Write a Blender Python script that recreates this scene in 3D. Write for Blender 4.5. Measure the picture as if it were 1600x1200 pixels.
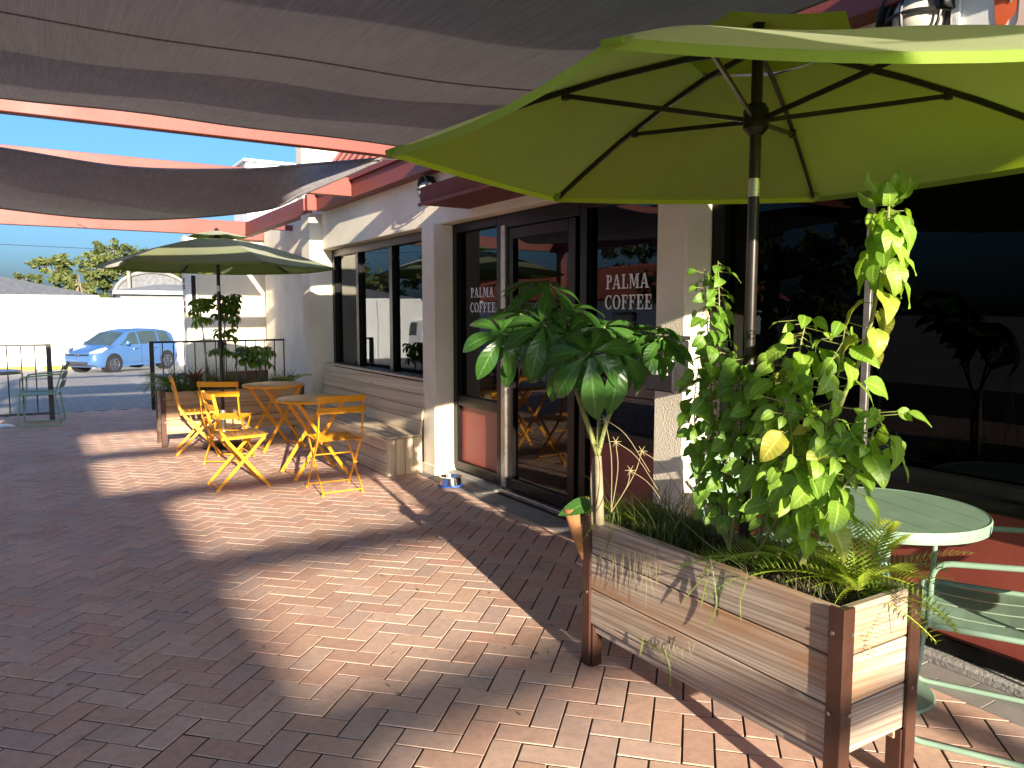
import bpy, bmesh, math, random
from mathutils import Vector, Matrix, Quaternion
random.seed(7)
R = math.radians
for o in list(bpy.data.objects): bpy.data.objects.remove(o)
sc = bpy.context.scene
COL = sc.collection

# ---------------------------------------------------------------- camera, sky, sun, exposure
# world axes: +Y runs along the shop front away from the camera, +X points at the shop front
cam_d = bpy.data.cameras.new('camera'); cam = bpy.data.objects.new('camera', cam_d); COL.objects.link(cam)
cam_d.sensor_width = 36; cam_d.lens = 27.0; cam_d.clip_start = .05; cam_d.clip_end = 2000
cam.location = (0, 0, 1.5)
YAW, PITCH = R(31.9), math.atan(112/1200)
FW = Vector((math.sin(YAW)*math.cos(PITCH), math.cos(YAW)*math.cos(PITCH), -math.sin(PITCH)))
RT = Vector((math.cos(YAW), -math.sin(YAW), 0)); UPV = RT.cross(FW)
cam.rotation_euler = FW.to_track_quat('-Z', 'Y').to_euler()
sc.camera = cam
SUN = Vector((.165, 1, -.2475)).normalized()
w = bpy.data.worlds.new('World'); sc.world = w; w.use_nodes = True
nt = w.node_tree; bg = nt.nodes['Background']
sky = nt.nodes.new('ShaderNodeTexSky'); sky.sky_type = 'NISHITA'; sky.sun_disc = False
sky.sun_elevation = R(14); sky.sun_rotation = R(189.4); sky.air_density = 1.0; sky.dust_density = 3.0; sky.ozone_density = 7; sky.altitude = 0
nt.links.new(sky.outputs[0], bg.inputs[0]); bg.inputs[1].default_value = .095
sl = bpy.data.lights.new('sun', 'SUN'); sl.energy = 4.6; sl.angle = R(.53); sl.color = (1, .87, .69)
so = bpy.data.objects.new('sun', sl); COL.objects.link(so); so.rotation_euler = SUN.to_track_quat('-Z', 'Y').to_euler()
so.location = (-3, -20, 12)
vs = sc.view_settings; vs.view_transform = 'Standard'; vs.look = 'None'; vs.gamma = 1; vs.exposure = 1.68
sc.render.engine = 'CYCLES'; sc.cycles.max_bounces = 8; sc.cycles.transparent_max_bounces = 12

def at(x, y, t):            # point seen at photo pixel (x, y), t metres in front of the camera
    return cam.location + (FW + RT*(x-800)/1200 - UPV*(y-600)/1200)*t

# ---------------------------------------------------------------- materials
def new_mat(name):
    m = bpy.data.materials.new(name); m.use_nodes = True
    n = m.node_tree.nodes; b = n['Principled BSDF']
    return m, n, m.node_tree.links, b
def noise(n, l, coord, scale, detail=3, rough=.55, sc3=None):
    t = n.new('ShaderNodeTexNoise'); t.inputs['Scale'].default_value = scale; t.inputs['Detail'].default_value = detail
    t.inputs['Roughness'].default_value = rough
    if sc3:
        mp = n.new('ShaderNodeMapping'); mp.inputs['Scale'].default_value = sc3; l.new(coord, mp.inputs[0]); coord = mp.outputs[0]
    l.new(coord, t.inputs['Vector']); return t.outputs[0]
def ramp(n, l, fac, stops):
    r = n.new('ShaderNodeValToRGB'); e = r.color_ramp.elements
    while len(e) < len(stops): e.new(.5)
    for i, (p, c) in enumerate(stops): e[i].position = p; e[i].color = (*c, 1)
    l.new(fac, r.inputs[0]); return r.outputs[0]
def mixc(n, l, fac, a, b, mode='MIX'):
    m = n.new('ShaderNodeMix'); m.data_type = 'RGBA'; m.blend_type = mode
    for s, v in ((0, fac), (6, a), (7, b)):
        if isinstance(v, (int, float)): m.inputs[s].default_value = v
        elif isinstance(v, tuple): m.inputs[s].default_value = (*v, 1)
        else: l.new(v, m.inputs[s])
    return m.outputs[2]
def bump(n, l, b, h, strength=.3, dist=.01):
    k = n.new('ShaderNodeBump'); k.inputs['Strength'].default_value = strength; k.inputs['Distance'].default_value = dist
    l.new(h, k.inputs['Height']); l.new(k.outputs[0], b.inputs['Normal'])
def coords(n): return n.new('ShaderNodeTexCoord').outputs['Object']
def paint(name, c, rough=.5, var=.12, scale=3, metal=0, bmp=0, bscale=200, coat=0):
    m, n, l, b = new_mat(name); co = coords(n)
    f = noise(n, l, co, scale, 5)
    d = tuple(max(0, x*(1-var*1.6)) for x in c); u = tuple(min(1, x*(1+var)) for x in c)
    l.new(ramp(n, l, f, [(.3, d), (.7, u)]), b.inputs['Base Color'])
    rr = n.new('ShaderNodeMapRange'); rr.inputs[3].default_value = rough*.8; rr.inputs[4].default_value = min(1, rough*1.2)
    l.new(f, rr.inputs[0]); l.new(rr.outputs[0], b.inputs['Roughness'])
    b.inputs['Metallic'].default_value = metal
    if coat: b.inputs['Coat Weight'].default_value = coat; b.inputs['Coat Roughness'].default_value = .05
    if bmp: bump(n, l, b, noise(n, l, co, bscale, 4), bmp, .01)
    return m
M = {}
M['stucco'] = paint('cream stucco', (.82, .74, .585), .85, .10, 1.3, bmp=.6, bscale=90)
M['stucco_white'] = paint('white stucco', (.80, .79, .76), .85, .04, 1, bmp=.3, bscale=60)
M['salmon'] = paint('salmon painted timber', (.20, .040, .026), .55, .07, 2.5, bmp=.12, bscale=60)
M['red_panel'] = paint('brick red panel', (.30, .065, .045), .55, .10, 4, bmp=.1, bscale=150)
M['maroon'] = paint('maroon wall paint', (.15, .035, .035), .7, .12, 3, bmp=.3, bscale=80)
M['bronze'] = paint('dark bronze aluminium', (.012, .011, .011), .35, .2, 8, .6)
M['alu'] = paint('worn aluminium', (.42, .39, .35), .38, .15, 20, .9)
M['black'] = paint('black painted iron', (.012, .012, .013), .45, .2, 12)
M['brown_metal'] = paint('brown painted post', (.075, .032, .021), .42, .16, 9, .25, bmp=.06, bscale=120)
M['yellow'] = paint('yellow powder coat', (.80, .34, .012), .36, .06, 12, bmp=.03, bscale=300)
M['mint'] = paint('mint powder coat', (.20, .30, .22), .42, .07, 9, bmp=.05, bscale=400)
M['sage'] = paint('sage powder coat', (.20, .30, .17), .42, .08, 9, bmp=.05, bscale=400)
M['concrete'] = paint('concrete kerb', (.30, .285, .26), .9, .14, 7, bmp=.5, bscale=70)
M['joint'] = paint('joint sand', (.022, .017, .014), .95, .3, 30)
M['soil'] = paint('dark soil', (.022, .014, .009), .95, .4, 40, bmp=1, bscale=60)
M['umb_pole'] = paint('dark umbrella pole', (.028, .023, .019), .35, .15, 10, .4)
M['sticker'] = paint('silver sticker', (.55, .55, .50), .3, .25, 80, .6)
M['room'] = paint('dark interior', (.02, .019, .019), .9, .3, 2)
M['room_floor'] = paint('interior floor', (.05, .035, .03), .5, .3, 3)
M['tyre'] = paint('tyre rubber', (.015, .015, .016), .8, .2, 20)
M['carpaint'] = paint('light blue car paint', (.075, .17, .37), .3, .03, 2, .25, coat=1)
M['van'] = paint('white van paint', (.72, .73, .74), .3, .03, 2, 0, coat=.6)
M['chrome'] = paint('bright metal', (.62, .62, .62), .22, .06, 15, 1)
M['carglass'] = paint('car window glass', (.05, .075, .08), .06, .15, 2)
M['lens'] = paint('headlamp lens', (.55, .56, .56), .12, .1, 8, .5)
M['amber'] = paint('amber lens', (.6, .2, .02), .2, .1, 8)
M['darkplastic'] = paint('dark plastic', (.02, .02, .022), .5, .2, 12)
M['white_vinyl'] = paint('white vinyl lettering', (.78, .77, .74), .5, .12, 60)
M['white_paint'] = paint('white board', (.80, .80, .78), .6, .04, 3)
M['shingle'] = paint('grey shingles', (.15, .155, .165), .9, .22, 5, bmp=.8, bscale=12)
M['pale_trim'] = paint('pale weathered trim', (.22, .22, .215), .7, .12, 2)
M['rooftile'] = paint('red clay tile', (.36, .085, .05), .7, .22, 6)
M['timber_pole'] = paint('weathered utility pole', (.25, .22, .19), .85, .2, 6)
M['bark'] = paint('grey bark', (.24, .19, .14), .9, .3, 12, bmp=.6, bscale=40)
M['stem'] = paint('green stem', (.20, .22, .06), .6, .25, 25)
M['stem_pale'] = paint('pale trunk', (.27, .22, .13), .7, .25, 14, bmp=.3, bscale=60)
M['steel'] = paint('stainless bowl', (.6, .6, .6), .16, .04, 20, 1)
M['blue_plastic'] = paint('blue rubber', (.03, .10, .42), .5, .1, 20)
M['yellow_kerb'] = paint('yellow painted kerb', (.62, .42, .06), .8, .2, 6)
M['art_red'] = paint('orange red mural paint', (.72, .13, .04), .7, .08, 6)
M['art_teal'] = paint('teal mural paint', (.06, .42, .45), .7, .08, 6)
M['art_pink'] = paint('pale pink mural paint', (.72, .55, .48), .7, .08, 6)
M['lampglass'] = paint('frosted lamp glass', (.48, .46, .40), .25, .1, 10)
M['dryleaf'] = paint('dry brown sheath', (.34, .15, .05), .75, .3, 14, bmp=.4, bscale=50)

def glass_mat(name, ior, tint):
    m, n, l, b = new_mat(name)
    out = n['Material Output']; n.remove(b)
    g = n.new('ShaderNodeBsdfGlossy'); g.inputs['Roughness'].default_value = .012; g.inputs[0].default_value = (.92, .96, 1, 1)
    t = n.new('ShaderNodeBsdfTransparent'); t.inputs[0].default_value = (tint, tint, tint*1.03, 1)
    fr = n.new('ShaderNodeFresnel'); fr.inputs[0].default_value = ior
    bp = n.new('ShaderNodeBump'); bp.inputs['Strength'].default_value = .02; bp.inputs['Distance'].default_value = .02
    l.new(noise(n, l, coords(n), 2.2, 1), bp.inputs['Height'])
    l.new(bp.outputs[0], g.inputs['Normal'])
    x = n.new('ShaderNodeMixShader'); l.new(fr.outputs[0], x.inputs[0]); l.new(t.outputs[0], x.inputs[1]); l.new(g.outputs[0], x.inputs[2])
    l.new(x.outputs[0], out.inputs[0]); return m
M['glass'] = glass_mat('tinted window glass', 1.5, .3)
M['glass_dark'] = glass_mat('dark low reflection window glass', 1.22, .15)  # reflection weakened and tint deepened to keep the wide window dark

def fabric(name, c, trans, tc, weave, rough=.9, bscale=900, holes=0, sheen=.3):
    m, n, l, b = new_mat(name); out = n['Material Output']; co = coords(n)
    f = noise(n, l, co, 2.0, 4); k = noise(n, l, co, bscale, 2, .5, weave)
    c1 = tuple(x*.78 for x in c); c2 = tuple(min(1, x*1.16) for x in c)
    col = ramp(n, l, f, [(.3, c1), (.7, c2)])
    col = mixc(n, l, .5, col, ramp(n, l, k, [(.38, (.3, .3, .3)), (.60, (1, 1, 1))]), 'MULTIPLY')
    k3 = noise(n, l, co, bscale*.28, 3, .6, weave); col = mixc(n, l, .35, col, ramp(n, l, k3, [(.38, (.45, .45, .45)), (.60, (1, 1, 1))]), 'MULTIPLY')
    l.new(col, b.inputs['Base Color']); b.inputs['Roughness'].default_value = rough; b.inputs['Sheen Weight'].default_value = sheen; b.inputs['Sheen Roughness'].default_value = .4
    bump(n, l, b, k, .25, .004)
    t = n.new('ShaderNodeBsdfTranslucent'); t.inputs[0].default_value = (*tc, 1)
    x = n.new('ShaderNodeMixShader'); x.inputs[0].default_value = trans
    l.new(b.outputs[0], x.inputs[1]); l.new(t.outputs[0], x.inputs[2]); l.new(x.outputs[0], out.inputs[0])
    if holes:
        tr = n.new('ShaderNodeBsdfTransparent'); y = n.new('ShaderNodeMixShader'); y.inputs[0].default_value = holes
        l.new(x.outputs[0], y.inputs[1]); l.new(tr.outputs[0], y.inputs[2]); l.new(y.outputs[0], out.inputs[0])
    return m
M['lime'] = fabric('lime canopy cloth', (.52, .66, .16), .60, (.56, .84, .004), (1, 1, 1), sheen=1)
M['olive'] = fabric('shaded olive canopy cloth', (.21, .25, .08), .25, (.22, .36, .02), (1, 1, 1), sheen=.5)  # darker copy of the lime cloth; the far umbrella's shade is in the colour
M['lime_trim'] = fabric('bright lime trim', (.48, .64, .07), .5, (.5, .7, .02), (1, 1, 1))
M['sail'] = fabric('charcoal shade mesh', (.285, .27, .275), .16, (.22, .205, .20), (1, .02, 1), bscale=170)

def paver_mat():
    m, n, l, b = new_mat('red concrete pavers'); co = n.new('ShaderNodeTexCoord')
    geo = n.new('ShaderNodeNewGeometry').outputs['Position']
    oi = n.new('ShaderNodeObjectInfo').outputs['Random']
    a = n.new('ShaderNodeAttribute'); a.attribute_name = 'tone'
    sep = n.new('ShaderNodeSeparateColor'); l.new(a.outputs['Color'], sep.inputs[0])
    mx = n.new('ShaderNodeMix'); l.new(sep.outputs[1], mx.inputs[0]); l.new(oi, mx.inputs[2]); l.new(sep.outputs[0], mx.inputs[3])
    base = ramp(n, l, mx.outputs[0], [(0, (.66, .41, .31)), (.2, (.74, .47, .34)), (.42, (.79, .545, .41)), (.62, (.64, .45, .37)), (.82, (.80, .56, .43)), (1, (.74, .43, .32))])
    big = noise(n, l, geo, .9, 4); base = mixc(n, l, .55, base, ramp(n, l, big, [(.3, (.72, .68, .66)), (.65, (1, 1, 1))]), 'MULTIPLY')
    fine = noise(n, l, geo, 380, 3, .7); base = mixc(n, l, .5, base, ramp(n, l, fine, [(.28, (.45, .42, .40)), (.5, (.95, .95, .95)), (.72, (1.0, 1.0, .98))]), 'MULTIPLY')
    mid = noise(n, l, geo, 28, 4, .6); base = mixc(n, l, .35, base, ramp(n, l, mid, [(.35, (.6, .56, .55)), (.6, (1, 1, 1))]), 'MULTIPLY')
    sp_ = noise(n, l, geo, 2.6, 5, .6); base = mixc(n, l, ramp(n, l, sp_, [(.56, (0, 0, 0)), (.70, (.35,)*3)]), base, (.22, .16, .135))
    gm = n.new('ShaderNodeTexVoronoi'); gm.inputs['Scale'].default_value = 2.3; l.new(geo, gm.inputs['Vector'])
    base = mixc(n, l, ramp(n, l, gm.outputs['Distance'], [(.025, (.7,)*3), (.04, (0, 0, 0))]), base, (.10, .085, .08))
    l.new(base, b.inputs['Base Color']); b.inputs['Roughness'].default_value = .82
    bump(n, l, b, fine, .55, .004)
    return m
M['paver'] = paver_mat()
def greypaver_mat():
    m, n, l, b = new_mat('grey concrete pavers'); geo = n.new('ShaderNodeNewGeometry').outputs['Position']
    oi = n.new('ShaderNodeObjectInfo').outputs['Random']
    base = ramp(n, l, oi, [(0, (.25, .235, .215)), (.5, (.32, .30, .27)), (1, (.28, .255, .225))])
    fine = noise(n, l, geo, 350, 3, .7); base = mixc(n, l, .45, base, ramp(n, l, fine, [(.28, (.45, .45, .45)), (.55, (1, 1, 1))]), 'MULTIPLY')
    mid = noise(n, l, geo, 9, 4); base = mixc(n, l, .4, base, ramp(n, l, mid, [(.35, (.6, .6, .58)), (.6, (1, 1, 1))]), 'MULTIPLY')
    l.new(base, b.inputs['Base Color']); b.inputs['Roughness'].default_value = .85; bump(n, l, b, fine, .5, .004)
    return m
M['greypaver'] = greypaver_mat()
def drive_mat():
    m, n, l, b = new_mat('grey paved drive'); geo = n.new('ShaderNodeNewGeometry').outputs['Position']
    mp = n.new('ShaderNodeMapping'); mp.inputs['Rotation'].default_value = (0, 0, R(45)); l.new(geo, mp.inputs[0])
    br = n.new('ShaderNodeTexBrick'); br.inputs['Scale'].default_value = 1; br.inputs['Brick Width'].default_value = .23; br.inputs['Row Height'].default_value = .115
    br.inputs['Mortar Size'].default_value = .006
    br.inputs['Color1'].default_value = (.30, .28, .25, 1); br.inputs['Color2'].default_value = (.38, .345, .30, 1); br.inputs['Mortar'].default_value = (.10, .09, .08, 1)
    l.new(mp.outputs[0], br.inputs['Vector'])
    c = mixc(n, l, .5, br.outputs[0], ramp(n, l, noise(n, l, geo, .5, 5), [(.3, (.66, .65, .64)), (.65, (1, 1, 1))]), 'MULTIPLY')
    l.new(c, b.inputs['Base Color']); b.inputs['Roughness'].default_value = .85; return m
M['drive'] = drive_mat()
def ground_mat():
    m, n, l, b = new_mat('pale asphalt ground'); geo = n.new('ShaderNodeNewGeometry').outputs['Position']
    c = ramp(n, l, noise(n, l, geo, .25, 6), [(.3, (.26, .245, .22)), (.7, (.38, .355, .32))])
    l.new(c, b.inputs['Base Color']); b.inputs['Roughness'].default_value = .9; bump(n, l, b, noise(n, l, geo, 60, 3), .4, .01); return m
M['ground'] = ground_mat()
def wood_mat(name, stops, stain, stain_amt, rscale=12, dist=9, fine=.6):
    # planks are modelled along their local x axis, so grain runs along x
    m, n, l, b = new_mat(name); co = coords(n)
    oi = n.new('ShaderNodeObjectInfo').outputs['Random']
    off = n.new('ShaderNodeVectorMath'); off.operation = 'SCALE'; off.inputs[0].default_value = (13.1, 7.3, 5.7); l.new(oi, off.inputs['Scale'])
    ad = n.new('ShaderNodeVectorMath'); l.new(co, ad.inputs[0]); l.new(off.outputs[0], ad.inputs[1])
    mp = n.new('ShaderNodeMapping'); mp.inputs['Scale'].default_value = (.03, 1, 1); l.new(ad.outputs[0], mp.inputs[0])
    wv = n.new('ShaderNodeTexWave'); wv.wave_type = 'BANDS'; wv.bands_direction = 'DIAGONAL'
    wv.inputs['Scale'].default_value = rscale; wv.inputs['Distortion'].default_value = dist; wv.inputs['Detail'].default_value = 3
    wv.inputs['Detail Scale'].default_value = .32; wv.inputs['Detail Roughness'].default_value = .55
    l.new(mp.outputs[0], wv.inputs['Vector'])
    fib = noise(n, l, ad.outputs[0], 60, 4, .6, (.04, 1, 1))
    c = ramp(n, l, wv.outputs['Fac'], stops)
    w2v = n.new('ShaderNodeTexWave'); w2v.wave_type = 'BANDS'; w2v.bands_direction = 'DIAGONAL'; w2v.inputs['Scale'].default_value = rscale*3.1
    w2v.inputs['Distortion'].default_value = dist*2.2; w2v.inputs['Detail'].default_value = 3; w2v.inputs['Detail Scale'].default_value = .22; l.new(mp.outputs[0], w2v.inputs['Vector'])
    c = mixc(n, l, fine, c, ramp(n, l, w2v.outputs['Fac'], [(.0, (.42, .36, .31)), (.35, (.9, .88, .86)), (1, (1, 1, 1))]), 'MULTIPLY')
    c = mixc(n, l, fine*.8, c, ramp(n, l, fib, [(.3, (.45, .42, .4)), (.65, (1, 1, 1))]), 'MULTIPLY')
    kn = n.new('ShaderNodeTexVoronoi'); kn.inputs['Scale'].default_value = 3.4
    km = n.new('ShaderNodeMapping'); km.inputs['Scale'].default_value = (.7, 1.6, 1.6); l.new(ad.outputs[0], km.inputs[0]); l.new(km.outputs[0], kn.inputs['Vector'])
    c = mixc(n, l, ramp(n, l, kn.outputs['Distance'], [(.03, (.85,)*3), (.075, (0, 0, 0))]), c, tuple(x*.35 for x in stops[1][1]))
    st = noise(n, l, ad.outputs[0], 3.2, 3, .5, (.45, 1.6, 1.6))
    c = mixc(n, l, ramp(n, l, st, [(.48, (0, 0, 0)), (.72, (stain_amt,)*3)]), c, stain)
    tone = ramp(n, l, oi, [(0, (.78, .78, .80)), (1, (1, 1, 1))]); c = mixc(n, l, 1.0, c, tone, 'MULTIPLY')
    l.new(c, b.inputs['Base Color']); b.inputs['Roughness'].default_value = .78
    s = n.new('ShaderNodeMath'); s.operation = 'ADD'; l.new(wv.outputs['Fac'], s.inputs[0]); l.new(fib, s.inputs[1])
    bump(n, l, b, s.outputs[0], .35, .004)
    return m
M['weathered'] = wood_mat('weathered planter wood', [(0, (.42, .33, .25)), (.3, (.52, .42, .33)), (.6, (.60, .50, .40)), (1, (.54, .43, .33))], (.36, .17, .06), .75)
M['pine'] = wood_mat('pale pine', [(0, (.64, .50, .32)), (.3, (.74, .61, .42)), (1, (.80, .67, .47))], (.62, .46, .27), .5, 5, 3, .22)
M['cedar'] = wood_mat('honey planter wood', [(0, (.46, .28, .15)), (.3, (.58, .38, .21)), (1, (.64, .44, .26))], (.50, .30, .15), .4, 6, 4, .25)

def leaf_mat(name, c, c2, tc, trans=.4, rough=.45):
    m, n, l, b = new_mat(name); out = n['Material Output']
    oi = n.new('ShaderNodeObjectInfo').outputs['Random']; co = coords(n)
    col = ramp(n, l, oi, [(0, c), (1, c2)])
    f = noise(n, l, co, 30, 3); col = mixc(n, l, .4, col, ramp(n, l, f, [(.3, (.62, .66, .6)), (.7, (1, 1, 1))]), 'MULTIPLY')
    uv = n.new('ShaderNodeUVMap'); sp = n.new('ShaderNodeSeparateXYZ'); l.new(uv.outputs[0], sp.inputs[0])
    a = n.new('ShaderNodeMath'); a.operation = 'ABSOLUTE'; l.new(sp.outputs[0], a.inputs[0])
    # side veins run obliquely away from the midrib
    k = n.new('ShaderNodeMath'); k.operation = 'MULTIPLY_ADD'; l.new(a.outputs[0], k.inputs[0]); k.inputs[1].default_value = -.35; l.new(sp.outputs[1], k.inputs[2])
    s = n.new('ShaderNodeMath'); s.operation = 'SINE'; k2 = n.new('ShaderNodeMath'); k2.operation = 'MULTIPLY'; k2.inputs[1].default_value = 48
    l.new(k.outputs[0], k2.inputs[0]); l.new(k2.outputs[0], s.inputs[0])
    col = mixc(n, l, ramp(n, l, s.outputs[0], [(.86, (0, 0, 0)), (1, (.15,)*3)]), col, tuple(min(1, x*1.7+.02) for x in c2))
    col = mixc(n, l, ramp(n, l, a.outputs[0], [(.015, (.6,)*3), (.06, (0, 0, 0))]), col, tuple(min(1, x*1.8+.03) for x in c2))
    l.new(col, b.inputs['Base Color']); b.inputs['Roughness'].default_value = rough
    bump(n, l, b, s.outputs[0], .12, .004)
    t = n.new('ShaderNodeBsdfTranslucent'); t.inputs[0].default_value = (*tc, 1)
    x = n.new('ShaderNodeMixShader'); x.inputs[0].default_value = trans
    l.new(b.outputs[0], x.inputs[1]); l.new(t.outputs[0], x.inputs[2]); l.new(x.outputs[0], out.inputs[0]); return m
M['leaf_basil'] = leaf_mat('soft green leaf', (.15, .29, .03), (.30, .46, .06), (.34, .56, .03), .4)
M['leaf_small'] = leaf_mat('small mid green leaf', (.10, .22, .025), (.19, .34, .04), (.25, .45, .03), .4)
M['leaf_yellow'] = leaf_mat('yellowing leaf', (.32, .40, .05), (.44, .38, .06), (.5, .55, .06), .4)
M['leaf_dark'] = leaf_mat('glossy dark leaf', (.035, .105, .018), (.06, .15, .028), (.10, .28, .02), .28, .3)
M['leaf_fern'] = leaf_mat('cycad frond', (.07, .17, .02), (.15, .27, .03), (.16, .30, .02), .3, .35)
M['leaf_lime'] = leaf_mat('yellow green cycad frond', (.24, .34, .03), (.38, .45, .05), (.45, .56, .03), .35, .4)
M['grass'] = leaf_mat('grass blade', (.09, .13, .03), (.16, .19, .05), (.14, .2, .03), .3, .5)
M['grass_dry'] = leaf_mat('dry grass', (.20, .165, .08), (.27, .22, .11), (.3, .25, .1), .25, .6)
M['leaf_tree'] = leaf_mat('far tree leaf', (.085, .11, .028), (.14, .165, .04), (.10, .15, .02), .3, .6)
M['leaf_red'] = leaf_mat('red bromeliad leaf', (.32, .04, .04), (.42, .08, .06), (.4, .05, .04), .3, .4)
M['leaf_pale'] = leaf_mat('greyish plant leaf', (.10, .15, .06), (.17, .22, .09), (.16, .22, .06), .3, .5)

# ---------------------------------------------------------------- mesh builder
class MB:
    def __init__(s): s.v = []; s.f = []; s.uv = None
    def add(s, vs, fs):
        o = len(s.v); s.v += [tuple(v) for v in vs]; s.f += [tuple(i+o for i in f) for f in fs]; return s
    def box(s, x0, x1, y0, y1, z0, z1):
        return s.add([(x0,y0,z0),(x1,y0,z0),(x1,y1,z0),(x0,y1,z0),(x0,y0,z1),(x1,y0,z1),(x1,y1,z1),(x0,y1,z1)],
                     [(3,2,1,0),(4,5,6,7),(0,1,5,4),(1,2,6,5),(2,3,7,6),(3,0,4,7)])
    def bar(s, p, q, a, wa, wb):     # rectangular bar p->q, wa wide along direction a, wb along the other
        p, q, a = Vector(p), Vector(q), Vector(a); d = (q-p).normalized(); a = (a - d*a.dot(d)).normalized(); b = d.cross(a)
        vs = [c + a*sa*wa/2 + b*sb*wb/2 for c in (p, q) for sa, sb in ((-1,-1),(1,-1),(1,1),(-1,1))]
        return s.add(vs, [(3,2,1,0),(4,5,6,7),(0,1,5,4),(1,2,6,5),(2,3,7,6),(3,0,4,7)])
    def tube(s, pts, r, n=8, cap=True):
        pts = [Vector(p) for p in pts]; rs = r if isinstance(r, (list, tuple)) else [r]*len(pts)
        up = Vector((0,0,1)); vs = []; fs = []; prev = None
        for i, p in enumerate(pts):
            d = (pts[min(i+1, len(pts)-1)] - pts[max(i-1, 0)]).normalized()
            if prev is None:
                a = d.cross(up if abs(d.z) < .95 else Vector((1,0,0))).normalized()
            else: a = (prev - d*prev.dot(d)).normalized()
            prev = a; b = d.cross(a)
            for k in range(n):
                t = 2*math.pi*k/n; vs.append(p + (a*math.cos(t) + b*math.sin(t))*rs[i])
        for i in range(len(pts)-1):
            for k in range(n): fs.append((i*n+k, i*n+(k+1)%n, (i+1)*n+(k+1)%n, (i+1)*n+k))
        if cap: fs += [tuple(range(n-1, -1, -1)), tuple(range((len(pts)-1)*n, len(pts)*n))]
        return s.add(vs, fs)
    def lathe(s, prof, c=(0,0,0), n=24):
        vs = []; fs = []
        for r, z in prof:
            for k in range(n):
                t = 2*math.pi*k/n; vs.append((c[0]+r*math.cos(t), c[1]+r*math.sin(t), c[2]+z))
        for i in range(len(prof)-1):
            for k in range(n): fs.append((i*n+k, i*n+(k+1)%n, (i+1)*n+(k+1)%n, (i+1)*n+k))
        if prof[0][0] > 1e-4: fs.append(tuple(range(n-1, -1, -1)))
        if prof[-1][0] > 1e-4: fs.append(tuple(range((len(prof)-1)*n, len(prof)*n)))
        return s.add(vs, fs)
    def poly(s, pts, off):            # flat polygon extruded by vector off
        n = len(pts); off = Vector(off); vs = [Vector(p) for p in pts]; vs += [p+off for p in vs]
        return s.add(vs, [tuple(range(n-1, -1, -1)), tuple(range(n, 2*n))] + [(i, (i+1)%n, n+(i+1)%n, n+i) for i in range(n)])
    def mesh(s, name, m, smooth=False):
        me = bpy.data.meshes.new(name); me.from_pydata(s.v, [], s.f); me.update()
        if m is not None: me.materials.append(M[m] if isinstance(m, str) else m)
        if s.uv:
            u = me.uv_layers.new(name='UVMap')
            for lp in me.loops: u.data[lp.index].uv = s.uv[lp.vertex_index]
        bm = bmesh.new(); bm.from_mesh(me); bmesh.ops.recalc_face_normals(bm, faces=bm.faces) if not s.uv else None; bm.to_mesh(me); bm.free()
        if smooth:
            me.polygons.foreach_set('use_smooth', [True]*len(me.polygons))
            if smooth != 'all': me.set_sharp_from_angle(angle=R(40))
        return me
    def build(s, name, m, parent=None, smooth=False, bevel=0, world=True):
        if parent is not None and world:
            L = wloc(parent); s.v = [tuple(Vector(v)-L) for v in s.v]
        o = put(name, s.mesh(name, m, smooth), parent)
        if bevel:
            b = o.modifiers.new('bevel', 'BEVEL'); b.width = bevel; b.segments = 1; b.limit_method = 'ANGLE'; b.angle_limit = R(40)
        return o
def wloc(o):
    L = Vector((0,0,0))
    while o is not None: L = L + o.location; o = o.parent
    return L
def put(name, me, parent=None, mat=None):
    o = bpy.data.objects.new(name, me); COL.objects.link(o)
    if parent is not None: o.parent = parent
    if mat is not None: o.matrix_local = mat
    return o
def tag(o, label=None, cat=None, group=None, kind=None):
    if label: o['label'] = label
    if cat: o['category'] = cat
    if group: o['group'] = group
    if kind: o['kind'] = kind
    return o
def thing(name, label, cat, loc=(0,0,0), rz=0, group=None):
    o = bpy.data.objects.new(name, None); COL.objects.link(o); o.location = loc; o.rotation_euler = (0,0,rz); o.empty_display_size = .1
    return tag(o, label, cat, group)
def copy_tree(o, parent=None):
    c = o.copy(); COL.objects.link(c); c.parent = parent
    for ch in list(o.children): copy_tree(ch, c)
    return c
def plank(name, m, parent, center, length, width, thick, axis='x', tilt=0.0):
    # board along local x (length), width along local z, thickness along local y
    b = MB().box(-length/2, length/2, -thick/2, thick/2, -width/2, width/2)
    o = put(name, b.mesh(name, m), parent)
    L = wloc(parent) if parent is not None else Vector((0,0,0))
    o.location = Vector(center)-L
    if axis == 'y': o.rotation_euler = (tilt, 0, R(90)) if not tilt else (Matrix.Rotation(R(90), 3, 'Z') @ Matrix.Rotation(tilt, 3, 'X')).to_euler()
    elif axis == 'z': o.rotation_euler = (0, R(90), 0)
    elif axis == 'zy': o.rotation_euler = (Matrix.Rotation(R(90), 3, 'Z') @ Matrix.Rotation(R(90), 3, 'Y')).to_euler()
    elif axis == 'yflat': o.rotation_euler = (Matrix.Rotation(R(90), 3, 'Z') @ Matrix.Rotation(R(90), 3, 'X')).to_euler()
    bv = o.modifiers.new('bevel', 'BEVEL'); bv.width = .003; bv.segments = 1
    return o

# ================================================================ THE SETTING
def zg(y): return 0 if y < 13.3 else -.0335*(min(y, 40)-13.3)
# ground sheet
ys = [-300, -60, -20, 0, 13.3, 20, 26, 32, 40, 80, 300, 900]; b = MB()
vs = []; fs = []
for y in ys: vs += [(-600, y, zg(y)-.03), (600, y, zg(y)-.03)]
for i in range(len(ys)-1): fs.append((2*i, 2*i+1, 2*i+3, 2*i+2))
g = b.add(vs, fs).build('ground', 'ground'); tag(g, kind='structure')
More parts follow.
